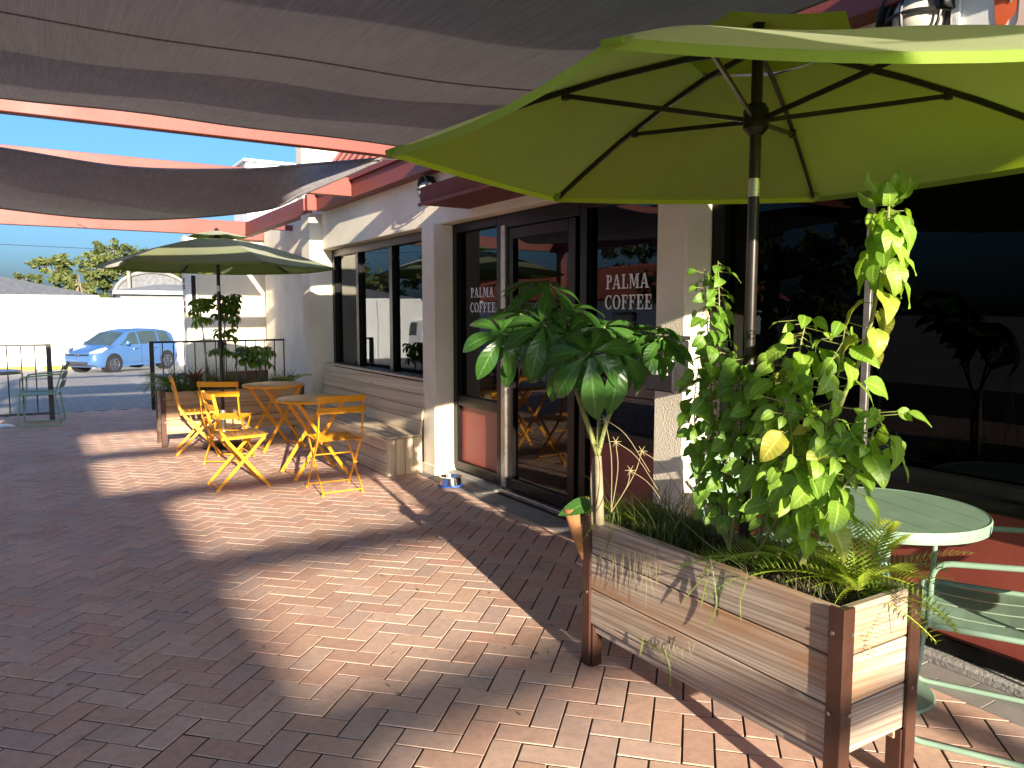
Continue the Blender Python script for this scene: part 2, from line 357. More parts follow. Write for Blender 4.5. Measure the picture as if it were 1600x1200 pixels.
# paved drive beyond the patio
b = MB(); vs = []; fs = []; yy = [13.3, 18, 24, 29.0]
for y in yy: vs += [(-9, y, zg(y)-.012), (2.1 if y > 14 else 3.9, y, zg(y)-.012)]
vs[2] = (-9, 18, zg(18)-.012)
for i in range(len(yy)-1): fs.append((2*i, 2*i+1, 2*i+3, 2*i+2))
b.add(vs, fs); tag(b.build('drive', 'drive'), kind='structure')
# patio: bed of joint sand plus herringbone pavers at 45 degrees
patio = MB().box(-9, 3.46, -6, 13.298, -.06, -.0032).build('patio', 'joint'); tag(patio, kind='structure')
U = .10875; C45 = math.cos(R(45))
def uv2w(p, q): return (p*C45 - q*C45, p*C45 + q*C45)
XLIM = 2.985
def clip(poly, lim):
    out = []
    for i in range(len(poly)):
        a, c = poly[i], poly[(i+1) % len(poly)]; ia, ic = a[0] <= lim, c[0] <= lim
        if ia: out.append(a)
        if ia != ic:
            t = (lim-a[0])/(c[0]-a[0]); out.append((lim, a[1]+(c[1]-a[1])*t))
    return out
def paver_geo(poly, z, h=.05, ch=.005, dz=(0,0)):
    n = len(poly); cx = sum(p[0] for p in poly)/n; cy = sum(p[1] for p in poly)/n
    def ins(p, d):
        v = Vector((p[0]-cx, p[1]-cy)); L = v.length; return (cx+v.x*(1-d*1.5/L), cy+v.y*(1-d*1.5/L))
    sl = lambda p: dz[0]*(p[0]-cx)+dz[1]*(p[1]-cy)
    vs = [(*ins(p, ch), z+sl(p)) for p in poly] + [(*p, z-ch+sl(p)) for p in poly] + [(*p, z-h) for p in poly]
    fs = [tuple(range(n))] + [(i, n+i, n+(i+1)%n, (i+1)%n) for i in range(n)] + [(n+i, 2*n+i, 2*n+(i+1)%n, n+(i+1)%n) for i in range(n)]
    return vs, fs
J = .0040
one = MB(); one.add(*paver_geo([(-U+J,-U/2+J),(U-J,-U/2+J),(U-J,U/2-J),(-U+J,U/2-J)], 0, .02, .0011))
one_me = one.mesh('paver', 'paver')
cand = []; rest = MB(); tones = []
N = 150
def visible(x, y):
    v = Vector((x, y, 0)) - cam.location; d = v.dot(FW)
    if d < .3: return None
    px, py = 800+1200*v.dot(RT)/d, 600-1200*v.dot(UPV)/d
    return (px, py, d)
for i in range(-N, N):
    for j in range(-N, N):
        c = (i-j) % 4
        if c == 0: poly = [(i, j), (i+2, j), (i+2, j+1), (i, j+1)]; rot = 0
        elif c == 3: poly = [(i, j), (i+1, j), (i+1, j+2), (i, j+2)]; rot = 1
        else: continue
        cx, cy = uv2w(sum(p[0] for p in poly)/4*U, sum(p[1] for p in poly)/4*U)
        if cx < -4.5 or cx > XLIM+.12 or cy < -2 or cy > 13.4: continue
        if cx < -2.2 and cy < 3: continue
        v = visible(cx, cy)
        cut = cx > XLIM-.13 or cy > 13.2
        if cut:
            sh = [(p[0]*U, p[1]*U) for p in poly]
            mx, my = sum(p[0] for p in sh)/4, sum(p[1] for p in sh)/4
            wp = [uv2w(p[0]-math.copysign(J, p[0]-mx), p[1]-math.copysign(J, p[1]-my)) for p in sh]
            wp = clip(wp, XLIM)
            if cy > 13.2: wp = [p for p in wp if p[1] < 13.29]
            if len(wp) < 3: continue
            cand.append((1e6 if not v else v[2], None, wp, cx, cy, rot))
        else:
            inside = v and -40 < v[0] < 1640 and v[1] < 1240
            # pavers hidden by the big planter do not count among the largest in view
            hid = 1.95 < cx < 2.4 and 1.3 < cy < 3.2
            cand.append((v[2] if inside and not hid else 1e5+cy, True, poly, cx, cy, rot))
cand.sort(key=lambda c: c[0]); nobj = 0
for d, full, poly, cx, cy, rot in cand:
    z = max(-.0012, random.gauss(0, .0007)); tx, ty = random.gauss(0, .005), random.gauss(0, .005)
    if full and nobj < 300 and d < 1e5:
        nobj += 1
        put('paver', one_me, patio, Matrix.Translation((cx, cy, z)) @ Matrix.Rotation(R(45)+(R(90) if rot else 0)+random.gauss(0, .006), 4, 'Z') @ Matrix.Rotation(tx, 4, 'X') @ Matrix.Rotation(ty, 4, 'Y'))
    else:
        if full:
            sh = [(p[0]*U, p[1]*U) for p in poly]; mx, my = sum(p[0] for p in sh)/4, sum(p[1] for p in sh)/4
            poly = [uv2w(p[0]-math.copysign(J, p[0]-mx), p[1]-math.copysign(J, p[1]-my)) for p in sh]
        vs, fs = paver_geo(poly, z, .02, .0011, (tx, ty)); rest.add(vs, fs); tones += [random.random()]*len(vs)
o = rest.build('distant_pavers', 'paver', patio); tag(o, kind='stuff')
ca = o.data.color_attributes.new('tone', 'FLOAT_COLOR', 'POINT')
for i, t in enumerate(tones): ca.data[i].color = (t, 1, 0, 1)
# grey border course along the shop front
gme = MB(); gme.add(*paver_geo([(-.054,-.107),(.054,-.107),(.054,.107),(-.054,.107)], 0, .02, .0011)); gme = gme.mesh('border_paver', 'greypaver')
for row in range(2):
    for k in range(30):
        put('border_paver', gme, patio, Matrix.Translation((3.044+.11*row, .45+.2175*k+(.109 if row else 0), random.gauss(0, .001))) @ Matrix.Rotation(random.gauss(0, .006), 4, 'Z'))

# ================================================================ THE COFFEE SHOP
shop = thing('coffee_shop', 'long cream coffee shop with dark glass front and red fascia', 'building', (3.3, 3, 0))
def wall(*boxes):
    b = MB()
    for q in boxes: b.box(*q)
    return b.build('wall', 'stucco', shop, bevel=.006)
wall((3.15, 3.50, -4, 9.6, 2.29, 2.80))                        # band above the openings
wall((3.16, 3.50, 6.60, 9.6, 0, .74))                          # under the bench window
wall((3.50, 8, 9.72, 9.95, 0, 3.2))                            # far return wall
wall((7.8, 8, -4, 9.7, 0, 3.2))
wall((3.52, 8, -4.2, -4, 0, 3.2))
def column(x0, y0, y1, z1=2.288, x1=3.5):
    c = MB().box(x0, x1, y0, y1, 0, z1).build('column', 'stucco', shop, bevel=.008)
    MB().box(x0-.012, x1, y0-.012, y1+.012, 0, .09).build('plinth', 'stucco', c, bevel=.004)
column(3.08, 6.28, 6.53); column(3.08, 3.13, 3.37); column(2.99, 9.60, 9.94, 2.735); column(3.08, -1.1, -.85)
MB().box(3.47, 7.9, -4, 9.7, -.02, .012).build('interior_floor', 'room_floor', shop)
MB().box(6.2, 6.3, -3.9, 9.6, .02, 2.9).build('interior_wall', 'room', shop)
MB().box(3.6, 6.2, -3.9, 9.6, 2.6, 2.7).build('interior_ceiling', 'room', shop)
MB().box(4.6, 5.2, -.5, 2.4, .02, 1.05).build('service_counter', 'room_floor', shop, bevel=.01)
# fascia and standing seam roof
fas = MB().box(3.02, 3.16, -4, 9.44, 2.745, 2.935).build('fascia', 'salmon', shop, bevel=.004)
MB().box(2.985, 3.02, -4, 9.46, 2.925, 2.975).build('drip_edge', 'salmon', fas, bevel=.003)
MB().add([(2.99,-4,2.978),(2.99,9.42,2.978),(4.2,9.42,4.62),(4.2,-4,4.62),(3.03,-4,2.95),(3.03,9.42,2.95),(4.24,9.42,4.58),(4.24,-4,4.58)],
         [(0,3,2,1),(4,5,6,7),(0,1,5,4),(1,2,6,5),(2,3,7,6),(3,0,4,7)]).build('roof', 'salmon', shop)
for k in range(45):
    y = 9.40-.3*k; MB().bar((2.985,y,2.985),(4.195,y,4.627),(0,1,0),.025,.035).build('roof_seam', 'salmon', shop)
MB().box(4.25, 8, -4, 9.42, 3.2, 4.5).build('parapet', 'stucco', shop)
# entrance canopy
can = MB().add([(2.70,5.74,2.36),(3.15,5.74,2.36),(3.15,5.74,2.60),(2.70,5.74,2.50),(2.70,2.2,2.36),(3.15,2.2,2.36),(3.15,2.2,2.60),(2.70,2.2,2.50)],
         [(0,1,2,3),(7,6,5,4),(0,3,7,4),(3,2,6,7),(2,1,5,6),(1,0,4,5)]).build('entrance_canopy', 'maroon', shop, bevel=.005)
MB().box(2.685, 2.70, 2.19, 5.75, 2.35, 2.375).build('drip_edge', 'salmon', can)
GX = 3.32
def frame(name, y0, y1, z0, z1, mullions=(), w_=.05, rails=(), x0=3.27, x1=3.36, m='bronze', parent=None):
    b = MB(); p = parent or shop
    b.box(x0, x1, y0, y0+w_, z0, z1).box(x0, x1, y1-w_, y1, z0, z1).box(x0-.002, x1+.002, y0+w_, y1-w_, z1-w_, z1).box(x0-.002, x1+.002, y0+w_, y1-w_, z0, z0+w_)
    for y in mullions: b.box(x0+.004, x1-.004, y-w_/2, y+w_/2, z0+w_, z1-w_)
    for z in rails: b.box(x0+.006, x1-.006, y0+w_, y1-w_, z-w_*.6, z+w_*.6)
    return b.build(name, m, p, bevel=.003)
def pane(parent, y0, y1, z0, z1, x=GX, name='pane', m='glass'):
    return MB().box(x, x+.006, y0, y1, z0, z1).build(name, m, parent)
# three light window above the bench
wf = frame('window_frame', 6.54, 9.59, .78, 2.285, (7.72, 8.72), .085)
for y0, y1 in ((6.625, 7.678), (7.763, 8.678), (8.763, 9.505)): pane(wf, y0, y1, .865, 2.2)
# entrance: side light, door, side light
e1 = frame('side_light', 5.42, 6.275, .06, 2.285, (), .075, (.70,)); pane(e1, 5.495, 6.20, .745, 2.21)
MB().box(3.315, 3.345, 5.495, 6.20, .135, .655).build('kick_panel', 'red_panel', e1, bevel=.004)
dr = frame('door', 4.43, 5.35, .05, 2.17, (), .085, (), 3.285, 3.345); pane(dr, 4.515, 5.265, .135, 2.085, 3.312)
MB().box(3.27, 3.36, 4.36, 5.42, 2.175, 2.285).build('door_header', 'bronze', shop, bevel=.003)
MB().box(3.262, 3.292, 5.352, 5.418, .05, 2.2).build('door_jamb', 'alu', shop, bevel=.004)
MB().tube([(3.285,4.52,.95),(3.235,4.52,.95),(3.235,4.52,1.35),(3.285,4.52,1.35)], .011).build('door_handle', 'alu', dr, True)
MB().box(3.24, 3.47, 4.36, 5.42, .002, .035).build('threshold', 'alu', shop, bevel=.005)
e2 = frame('side_light', 3.375, 4.355, .06, 2.285, (), .075, (.66,)); pane(e2, 3.45, 4.28, .705, 2.21)
MB().box(3.315, 3.345, 3.45, 4.28, .135, .615).build('kick_panel', 'red_panel', e2, bevel=.004)
# wide dark windows right of the entrance
w2 = frame('window_frame', -.845, 3.125, .72, 2.285, (.95,), .09)
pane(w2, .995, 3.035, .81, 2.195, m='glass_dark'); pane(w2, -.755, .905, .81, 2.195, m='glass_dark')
MB().box(3.262, 3.285, 2.135, 2.17, .81, 2.195).build('mullion', 'alu', shop, bevel=.003)
MB().box(3.20, 3.40, -.84, 3.12, .70, .745).build('sill', 'bronze', shop, bevel=.008)
MB().box(3.29, 3.42, -.84, 3.12, .10, .70).build('apron_panel', 'red_panel', shop)
MB().box(3.255, 3.42, -.84, 3.12, .045, .115).build('base_rail', 'bronze', shop, bevel=.006)
MB().box(3.205, 3.47, -4, 4.355, -.01, .042).build('kerb', 'concrete', shop, bevel=.012)
MB().box(3.205, 3.47, 5.425, 6.27, -.01, .042).build('kerb', 'concrete', shop, bevel=.012)
# lettering in white vinyl, drawn stroke by stroke (slab serif capitals), y runs to the left in the photo
def glyph(ch):
    S = .2; T = .085; P = []; A = []
    q = lambda x0, x1, y0, y1: P.append([(x0,y0),(x1,y0),(x1,y1),(x0,y1)])
    def arc(cx, cy, rx, ry, a0, a1, wx, wy, n=14):
        for k in range(n):
            t0, t1 = R(a0+(a1-a0)*k/n), R(a0+(a1-a0)*(k+1)/n)
            P.append([(cx+rx*math.cos(t0), cy+ry*math.sin(t0)), (cx+rx*math.cos(t1), cy+ry*math.sin(t1)), (cx+(rx-wx)*math.cos(t1), cy+(ry-wy)*math.sin(t1)), (cx+(rx-wx)*math.cos(t0), cy+(ry-wy)*math.sin(t0))])
    if ch == 'P': q(.1,.1+S,0,1); q(0,.42,0,T); q(0,.35,1-T,1); arc(.38,.73,.32,.27,-90,90,S*.95,T); q(.3,.38,.46,.46+T); q(.3,.38,1-T,1); W=.72
    elif ch == 'A':
        P.append([(.06,0),(.18,0),(.46,1),(.36,1)]); P.append([(.36,1),(.56,1),(.90,0),(.66,0)]); q(.2,.7,.28,.28+T); q(-.04,.28,0,T); q(.56,1.0,0,T); W=.98
    elif ch == 'L': q(.1,.1+S,0,1); q(0,.42,1-T,1); q(0,.74,0,T); q(.66,.74,T,.32); W=.78
    elif ch == 'M':
        q(.08,.2,0,1); q(.82,.82+S,0,1); P.append([(.1,1),(.34,1),(.60,.12),(.5,.12)]); P.append([(.5,.12),(.60,.12),(.9,1),(.78,1)]); q(0,.3,0,T); q(0,.3,1-T,1); q(.72,1.12,0,T); q(.80,1.12,1-T,1); W=1.14
    elif ch == 'C': arc(.45,.5,.45,.51,52,308,S,T); q(.68,.76,.70,.98); q(.68,.76,.04,.26); W=.82
    elif ch == 'O': arc(.45,.5,.45,.51,0,360,S,T,24); W=.92
    elif ch in 'FE':
        q(.1,.1+S,0,1); q(0,.70,1-T,1); q(.62,.70,.70,1-T); q(.3,.52,.47,.47+T); q(.46,.53,.37,.66)
        if ch == 'F': q(0,.42,0,T); W=.74
        else: q(0,.74,0,T); q(.66,.74,T,.30); W=.78
    return P, W
def lettering(parent, word, y_left, z, cap, length, x=GX-.0035):
    adv = 0; gl = []
    for ch in word: P, W = glyph(ch); gl.append((adv, P)); adv += W+.1
    k = length/(adv-.1)
    b = MB()
    for i, (a, P) in enumerate(gl):
        for j, p in enumerate(P):
            d = .0004*(j % 4)
            b.poly([(x-d, y_left-(a+u)*k, z+v*cap) for u, v in p], (.001, 0, 0))
    return b.build('lettering', 'white_vinyl', parent)
lettering(e1, 'PALMA', 6.02, 1.63, .085, .40); lettering(e1, 'COFFEE', 6.03, 1.50, .085, .44)
lettering(e2, 'PALMA', 4.12, 1.655, .095, .43); lettering(e2, 'COFFEE', 4.13, 1.52, .095, .47)

# mural board high on the wall
mu = thing('mural_board', 'white wall board with orange red and teal painted shapes above green umbrella', 'sign', (3.14, 1.2, 2.5))
MB().box(3.10, 3.148, -.2, 1.70, 2.30, 2.735).build('board', 'white_paint', mu, bevel=.004)
MB().box(3.085, 3.149, 1.70, 1.735, 2.30, 2.735).build('board_edge', 'stucco_white', mu, bevel=.003)
def blob(name, m, pts, x): MB().poly([(x, y, z) for y, z in pts], (.002, 0, 0)).build(name, m, mu)
blob('painted_shape', 'art_red', [(1.585,2.735),(1.575,2.60),(1.56,2.53),(1.555,2.50),(1.55,2.535),(1.525,2.57),(1.50,2.59),(1.49,2.735)], 3.096)
blob('painted_shape', 'art_teal', [(1.535,2.735),(1.53,2.66),(1.52,2.63),(1.508,2.66),(1.505,2.735)], 3.093)
blob('painted_shape', 'art_pink', [(1.488,2.735),(1.492,2.56),(1.51,2.515),(1.49,2.52),(1.475,2.50),(1.465,2.52),(1.44,2.53),(1.45,2.735)], 3.0945)
blob('painted_shape', 'art_red', [(1.44,2.735),(1.43,2.56),(1.38,2.54),(1.30,2.6),(1.28,2.735)], 3.096)

# bulkhead lamps
def bulkhead(label, y, z, x=3.15, s=1.0):
    t = thing('wall_lamp', label, 'wall lamp', (x, y, z), 0, 'caged bulkhead lamps on the shop wall')
    def L(v): return (x+v[0]*s, y+v[1]*s, z+v[2]*s)
    MB().tube([L((.0,0,0)), L((-.04,0,0))], .10*s, 20).build('back_plate', 'black', t, True)
    b = MB(); n = 14; rings = []
    for k in range(7):
        a = R(90)*k/6; rings.append((.078*math.cos(a)+.0005, -.04-.10*math.sin(a)))
    vs = []; fs = []
    for r, dx in rings:
        for q in range(n): vs.append(L((dx, r*math.cos(2*math.pi*q/n), r*math.sin(2*math.pi*q/n)*1.15)))
    for i in range(6):
        for q in range(n): fs.append((i*n+q, i*n+(q+1)%n, (i+1)*n+(q+1)%n, (i+1)*n+q))
    b.add(vs, fs).build('glass_dome', 'lampglass', t, 'all')
    MB().tube([L((-.03-.125*math.sin(R(a)), .10*math.cos(R(a)), 0)) for a in range(0, 181, 15)], .006*s, 6).build('cage_bar', 'black', t, True)
    MB().tube([L((-.03-.125*math.sin(R(a)), 0, .115*math.cos(R(a)))) for a in range(0, 181, 15)], .006*s, 6).build('cage_bar', 'black', t, True)
    MB().tube([L((-.09, .09*math.cos(R(a)), .10*math.sin(R(a)))) for a in range(0, 361, 20)], .006*s, 6).build('cage_ring', 'black', t, True)
    hd = MB(); vs = []; fs = []
    for a in range(0, 181, 15):
        for dx in (-.02, -.11): vs.append(L((dx, .115*math.cos(R(a)), .128*math.sin(R(a)))))
    for k in range(12): fs.append((2*k, 2*k+1, 2*k+3, 2*k+2))
    o = hd.add(vs, fs).build('hood', 'black', t, 'all'); sd = o.modifiers.new('solid', 'SOLIDIFY'); sd.thickness = .006
bulkhead('small caged bulkhead lamp left of the red entrance canopy', 6.42, 2.60)
bulkhead('caged bulkhead lamp beside the mural board above the big umbrella', 1.86, 2.67, 3.15, 1.25)
# mailbox
mbx = thing('mailbox', 'black wall mailbox with white house number on cream column', 'mailbox', (3.0, 3.2, 1.06))
MB().box(2.955, 3.079, 3.085, 3.315, 1.06, 1.345).build('box', 'black', mbx, bevel=.008)
MB().box(2.945, 3.079, 3.075, 3.325, 1.347, 1.37).build('lid', 'black', mbx, bevel=.006)
MB().box(2.951, 2.956, 3.10, 3.30, 1.29, 1.335).build('slot', 'darkplastic', mbx)
fc = bpy.data.curves.new('number', 'FONT'); fc.body = '7262'; fc.size = .085; fc.offset = .0018; fc.extrude = .0012; fc.align_x = 'CENTER'
fo = bpy.data.objects.new('number_tmp', fc); COL.objects.link(fo); bpy.context.view_layer.update()
me = bpy.data.meshes.new_from_object(fo.evaluated_get(bpy.context.evaluated_depsgraph_get())); bpy.data.objects.remove(fo)
me.materials.clear(); me.materials.append(M['white_vinyl'])
put('number', me, mbx, Matrix.Translation(Vector((2.952, 3.19, 1.155))-mbx.location) @ Matrix.Rotation(R(-90), 4, 'Z') @ Matrix.Rotation(R(90), 4, 'X') @ Matrix.Diagonal((.8, 1.15, 1, 1)))

# ================================================================ PERGOLA AND SAILS
perg = thing('pergola', 'salmon painted pergola of long timber beams fixed to the shop fascia', 'pergola', (-2, 4, 0))
for y in (8.2, 5.94, 3.79, 1.66, -.47): MB().box(-2.6, 3.018, y-.05, y+.05, 2.757, 2.955).build('beam', 'salmon', perg, bevel=.004)
for y in (-2.6, -4.73, -6.86, -8.99, -11.1): MB().box(-2.6, .855, y-.04, y+.04, 2.80, 2.925).build('beam', 'salmon', perg, bevel=.004)
MB().box(-2.6, 3.16, 13.12, 13.24, 2.742, 2.975).build('beam', 'salmon', perg, bevel=.004)
MB().box(3.03, 3.15, 9.95, 13.118, 2.745, 2.965).build('beam', 'salmon', perg, bevel=.004)
MB().box(2.90, 3.018, 9.36, 9.46, 2.737, 2.93).build('beam_end', 'salmon', perg, bevel=.004)
MB().box(3.16, 3.7, 12.4, 12.5, 2.80, 2.88).build('cross_bar', 'maroon', perg)
MB().box(-2.72, -2.605, -11.2, 13.3, 2.72, 2.98).build('edge_beam', 'salmon', perg, bevel=.004)
MB().box(.86, .93, -11.2, -.525, 2.757, 2.955).build('edge_beam', 'salmon', perg, bevel=.004)
for x, y in ((-2.66,13),(-2.66,8.2),(-2.66,3.8),(-2.66,-.5),(-2.66,-4.7),(-2.66,-9),(.895,-11)): MB().box(x-.07, x+.07, y-.07, y+.07, 0, 2.718).build('post', 'salmon', perg, bevel=.004)
def sail(label, corners, sag, edge_sag, nu=26, nv=22, wrinkle=.012):
    a, b_, c, d = [Vector(p) for p in corners]    # a-b one edge, d-c the opposite
    t = thing('shade_sail', label, 'shade sail', tuple((a+b_+c+d)/4), 0, 'charcoal shade sails under the pergola')
    m = MB(); vs = []; fs = []
    ph = random.random()*6
    def P(u, v):
        # edges pulled inwards in a shallow curve, belly sags
        eu, ev = 4*u*(1-u), 4*v*(1-v)
        uu = u + (.5-u)*0; vv = v
        p = a*(1-uu)*(1-vv) + b_*uu*(1-vv) + c*uu*vv + d*(1-uu)*vv
        mid = (a+b_+c+d)/4
        p = p + (mid-p)*edge_sag*(eu*(abs(v-.5)*2)**3 + ev*(abs(u-.5)*2)**3)
        p.z -= sag*eu*ev + sag*.12*(eu*(abs(v-.5)*2)**2 + ev*(abs(u-.5)*2)**2)
        p.z += wrinkle*math.sin(9*u+5*v+ph)*ev + wrinkle*.6*math.sin(23*u-7*v+ph)*eu
        return p
    for j in range(nv+1):
        for i in range(nu+1): vs.append(P(i/nu, j/nv))
    for j in range(nv):
        for i in range(nu): k = j*(nu+1)+i; fs.append((k, k+1, k+nu+2, k+nu+1))
    m.add(vs, fs).build('cloth', 'sail', t, 'all')
    for f in (lambda s_: P(s_, 0), lambda s_: P(s_, 1), lambda s_: P(0, s_), lambda s_: P(1, s_)):
        MB().tube([f(k/24) for k in range(25)], .008, 5).build('hem', 'sail', t, 'all')
    for v in (.33, .66): MB().tube([P(k/24, v)-Vector((0,0,.003)) for k in range(25)], .004, 4).build('seam', 'sail', t, 'all')
    for p in (a, b_, c, d): MB().tube([p, p+(p-(a+b_+c+d)/4).normalized()*.18+Vector((0,0,.03))], .005, 5).build('tie', 'alu', t)
sail('huge charcoal shade sail sagging overhead across the top of the view', [(-2.3,5.58,2.75),(2.86,5.50,2.75),(2.86,-.30,2.75),(-2.3,-.30,2.75)], .13, .045)
sail('slim unseen charcoal sail strip added behind the camera to cast shade', [(.36,-.40,2.745),(1.20,-.40,2.745),(.95,-2.40,2.745),(.36,-1.5,2.745)], .02, .004, 10, 10, .004)  # invented strip, only there for the shade it throws into view
sail('narrow unseen charcoal sail strip added farther behind the camera to shade the money tree', [(.62,-2.66,2.745),(.94,-2.66,2.745),(.94,-3.75,2.745),(.62,-3.75,2.745)], .01, .004, 6, 6, .003)  # invented strip, placed to darken the top of the money tree
sail('short unseen charcoal sail strip added behind the camera to shade the near umbrella', [(1.26,-.36,2.745),(2.86,-.36,2.745),(2.86,-1.25,2.745),(1.26,-1.60,2.745)], .02, .004, 10, 6, .004)  # invented strip, keeps the sun off most of the near canopy
sail('unseen charcoal sail added over the far end of the patio to shade the far wall', [(.6,12.1,2.985),(2.80,12.1,2.985),(2.80,9.6,2.985),(.6,9.6,2.985)], .02, .01, 14, 10, .004)  # added out of sight so its shadow falls on the far wall
# unseen block added behind the camera, stepped so its top shades the patio's left
rear = thing('rear_shade_block', 'tall unseen cream block added behind the camera to shade the patio', 'building', (-4, -16, 0))
MB().box(-4.6, -2.82, -15, -7.6, 0, 4.72).build('wall', 'stucco', rear); MB().box(-4.65, -2.75, -15, -7.55, 4.722, 4.80).build('coping', 'salmon', rear)
MB().box(-4.6, -2.82, -27, -15.002, 0, 5.34).build('wall', 'stucco', rear); MB().box(-4.65, -2.75, -27, -15.002, 5.342, 5.42).build('coping', 'salmon', rear)
for y in (-10, -13, -17, -21):
    f = MB().box(-2.82, -2.79, y-.6, y+.6, .9, 2.2).build('window', 'bronze', rear); MB().box(-2.79, -2.78, y-.52, y+.52, .98, 2.12).build('pane', 'carglass', f)
def spline(pts, n):
    pts = [Vector(p) for p in pts]; out = []; P = [pts[0]*2-pts[1]] + pts + [pts[-1]*2-pts[-2]]
    for k in range(n+1):
        t = k/n*(len(pts)-1); i = min(int(t), len(pts)-2); f = t-i; a, b, c, d = P[i:i+4]
        out.append(.5*((2*b)+(c-a)*f+(2*a-5*b+4*c-d)*f*f+(3*b-a-3*c+d)*f**3))
    return out
ss = thing('shade_sail', 'narrow charcoal shade sail hanging lower between the salmon beams, pointed at the shop', 'shade sail', (0, 7.5, 2.7), 0, 'charcoal shade sails under the pergola')
near = spline([(2.45,5.95,2.735), at(480,257,6.55), at(380,265,6.15), at(200,262,5.92), at(0,232,5.45), (-1.4,6.3,2.68), (-2.55,6.35,2.735)], 40)
far = spline([(2.47,5.97,2.735), at(480,300,6.55), at(400,330,7.2), at(200,343,7.85), at(0,325,7.6), (-1.4,9.2,2.66), (-2.55,9.6,2.735)], 40)
b = MB(); vs = []; fs = []; nv = 12
for i in range(41):
    for j in range(nv+1):
        v = j/nv; p = near[i].lerp(far[i], v); L = (far[i]-near[i]).length
        p.z -= .05*L*4*v*(1-v)*.5 - .008*math.sin(i*.9+v*3)*math.sin(v*3.14); vs.append(p)
for i in range(40):
    for j in range(nv): k = i*(nv+1)+j; fs.append((k, k+1, k+nv+2, k+nv+1))
b.add(vs, fs).build('cloth', 'sail', ss, 'all')
for e in (near, far): MB().tube(e, .012, 6).build('hem', 'sail', ss, 'all')
MB().tube([(2.46,5.96,2.735), (2.7,5.93,2.757)], .006, 5).build('tie', 'alu', ss)

# ================================================================ FAR BUILDINGS, WALL, TREES
fb = thing('far_building', 'cream far wing with maroon base behind the plants at end of patio', 'building', (3.5, 14.4, 0))
MB().box(2.29, 8, 14.4, 14.75, -.3, 2.82).build('wall', 'stucco', fb, bevel=.008)
MB().box(2.9, 8, 14.375, 14.398, -.05, .44).build('painted_base', 'maroon', fb)
MB().box(3.16, 8, 14.28, 14.398, 2.79, 3.02).build('fascia', 'salmon', fb, bevel=.004)
MB().box(3.0, 8, 14.40, 15, 2.825, 2.95).build('roof_slab', 'stucco', fb)
fwn = MB().box(2.33, 2.47, 14.36, 14.397, 1.45, 2.20).build('window_frame', 'stucco_white', fb, bevel=.004)
MB().box(2.375, 2.445, 14.352, 14.36, 1.50, 2.14).build('pane', 'glass', fwn)
for z in (1.5, 1.62, 1.9, 2.02): MB().box(2.285, 2.29, 14.5, 14.65, z, z+.08).build('brick_patch', 'maroon', fb)
tb = thing('tall_block', 'tall sunlit cream block rising behind the shop roof', 'building', (4.5, 12, 0))
MB().box(3.22, 7.5, 10.6, 10.85, 2.99, 5.2).build('wall', 'stucco', tb); MB().box(3.2, 7.52, 10.58, 10.87, 5.202, 5.3).build('coping', 'stucco', tb)
MB().box(3.6, 7.4, 10.0, 14.2, 0, 2.985).build('lower_wall', 'stucco', tb)
wbk = thing('rooftop_unit', 'small white rooftop box seen above the far salmon beam', 'rooftop box', (5.3, 20.5, 0))
MB().box(4.68, 7, 20, 21.5, 3.0, 5.22).build('casing', 'white_paint', wbk, bevel=.02); MB().box(4.6, 7.1, 19.9, 21.6, 5.222, 5.28).build('lid', 'white_paint', wbk)
MB().box(4.9, 6.9, 20.1, 21.4, -.2, 2.99).build('support_block', 'stucco', wbk)
bw = thing('boundary_wall', 'long bright white boundary wall behind the parked blue car', 'wall', (0, 36, -.8))
MB().box(-30, 12, 36, 36.2, -1.0, 2.02).build('wall', 'stucco_white', bw); MB().box(-30.02, 12.02, 35.95, 36.25, 2.022, 2.09).build('coping', 'white_paint', bw)
for k in range(9): MB().box(-24.2+4*k, -23.9+4*k, 35.93, 35.998, -1, 2.02).build('pilaster', 'stucco_white', bw)
for k, x in enumerate((-1.6, .3)):
    q = MB().box(x, x+1.6, 35.2, 35.35, zg(35)-.02, zg(35)+.13).build('parking_stop', 'yellow_kerb', bevel=.03)
    tag(q, ('yellow kerb block by the white wall near the left railing', 'yellow kerb block by the white wall near the car bonnet')[k], 'kerb block', 'yellow kerb blocks along the wall')
def house(label, x0, x1, y0, y1, z0, ze, zr, m, wallm):
    t = thing('house', label, 'house', ((x0+x1)/2, y0, z0))
    MB().box(x0, x1, y0, y1, z0, ze).build('wall', wallm, t)
    xm0, xm1 = x0+(y1-y0)/2, x1-(y1-y0)/2; ym = (y0+y1)/2; e = .35
    MB().add([(x0-e,y0-e,ze),(x1+e,y0-e,ze),(x1+e,y1+e,ze),(x0-e,y1+e,ze),(xm0,ym,zr),(xm1,ym,zr)], [(3,2,1,0),(0,1,5,4),(1,2,5),(2,3,4,5),(3,0,4)]).build('roof', m, t)
    MB().box(x0-e, x1+e, y0-e-.04, y0-e, ze-.16, ze).build('eave_board', 'white_paint', t)
    for k in range(3): 
        xx = x0+(x1-x0)*(k+.5)/3
        f = MB().box(xx-.6, xx+.6, y0-.04, y0-.001, ze-1.5, ze-.4).build('window', 'white_paint', t); MB().box(xx-.5, xx+.5, y0-.05, y0-.041, ze-1.4, ze-.5).build('pane', 'carglass', f)
house('house with low grey shingle hip roof behind white wall', -14, 2.6, 45, 54, -.9, 2.35, 3.55, 'shingle', 'stucco_white')
house('white house with flat pale eave right of the grey roof', 3.7, 16, 42, 46, -.9, 2.55, 2.95, 'pale_trim', 'pale_trim')
ah = thing('arched_gable', 'curved grey gable roof peeking over the white house', 'roof', (5.6, 48, 0))
pts = [(5.9+2.0*math.cos(R(a)), 48, 2.4+1.35*math.sin(R(a))) for a in range(0, 181, 12)]
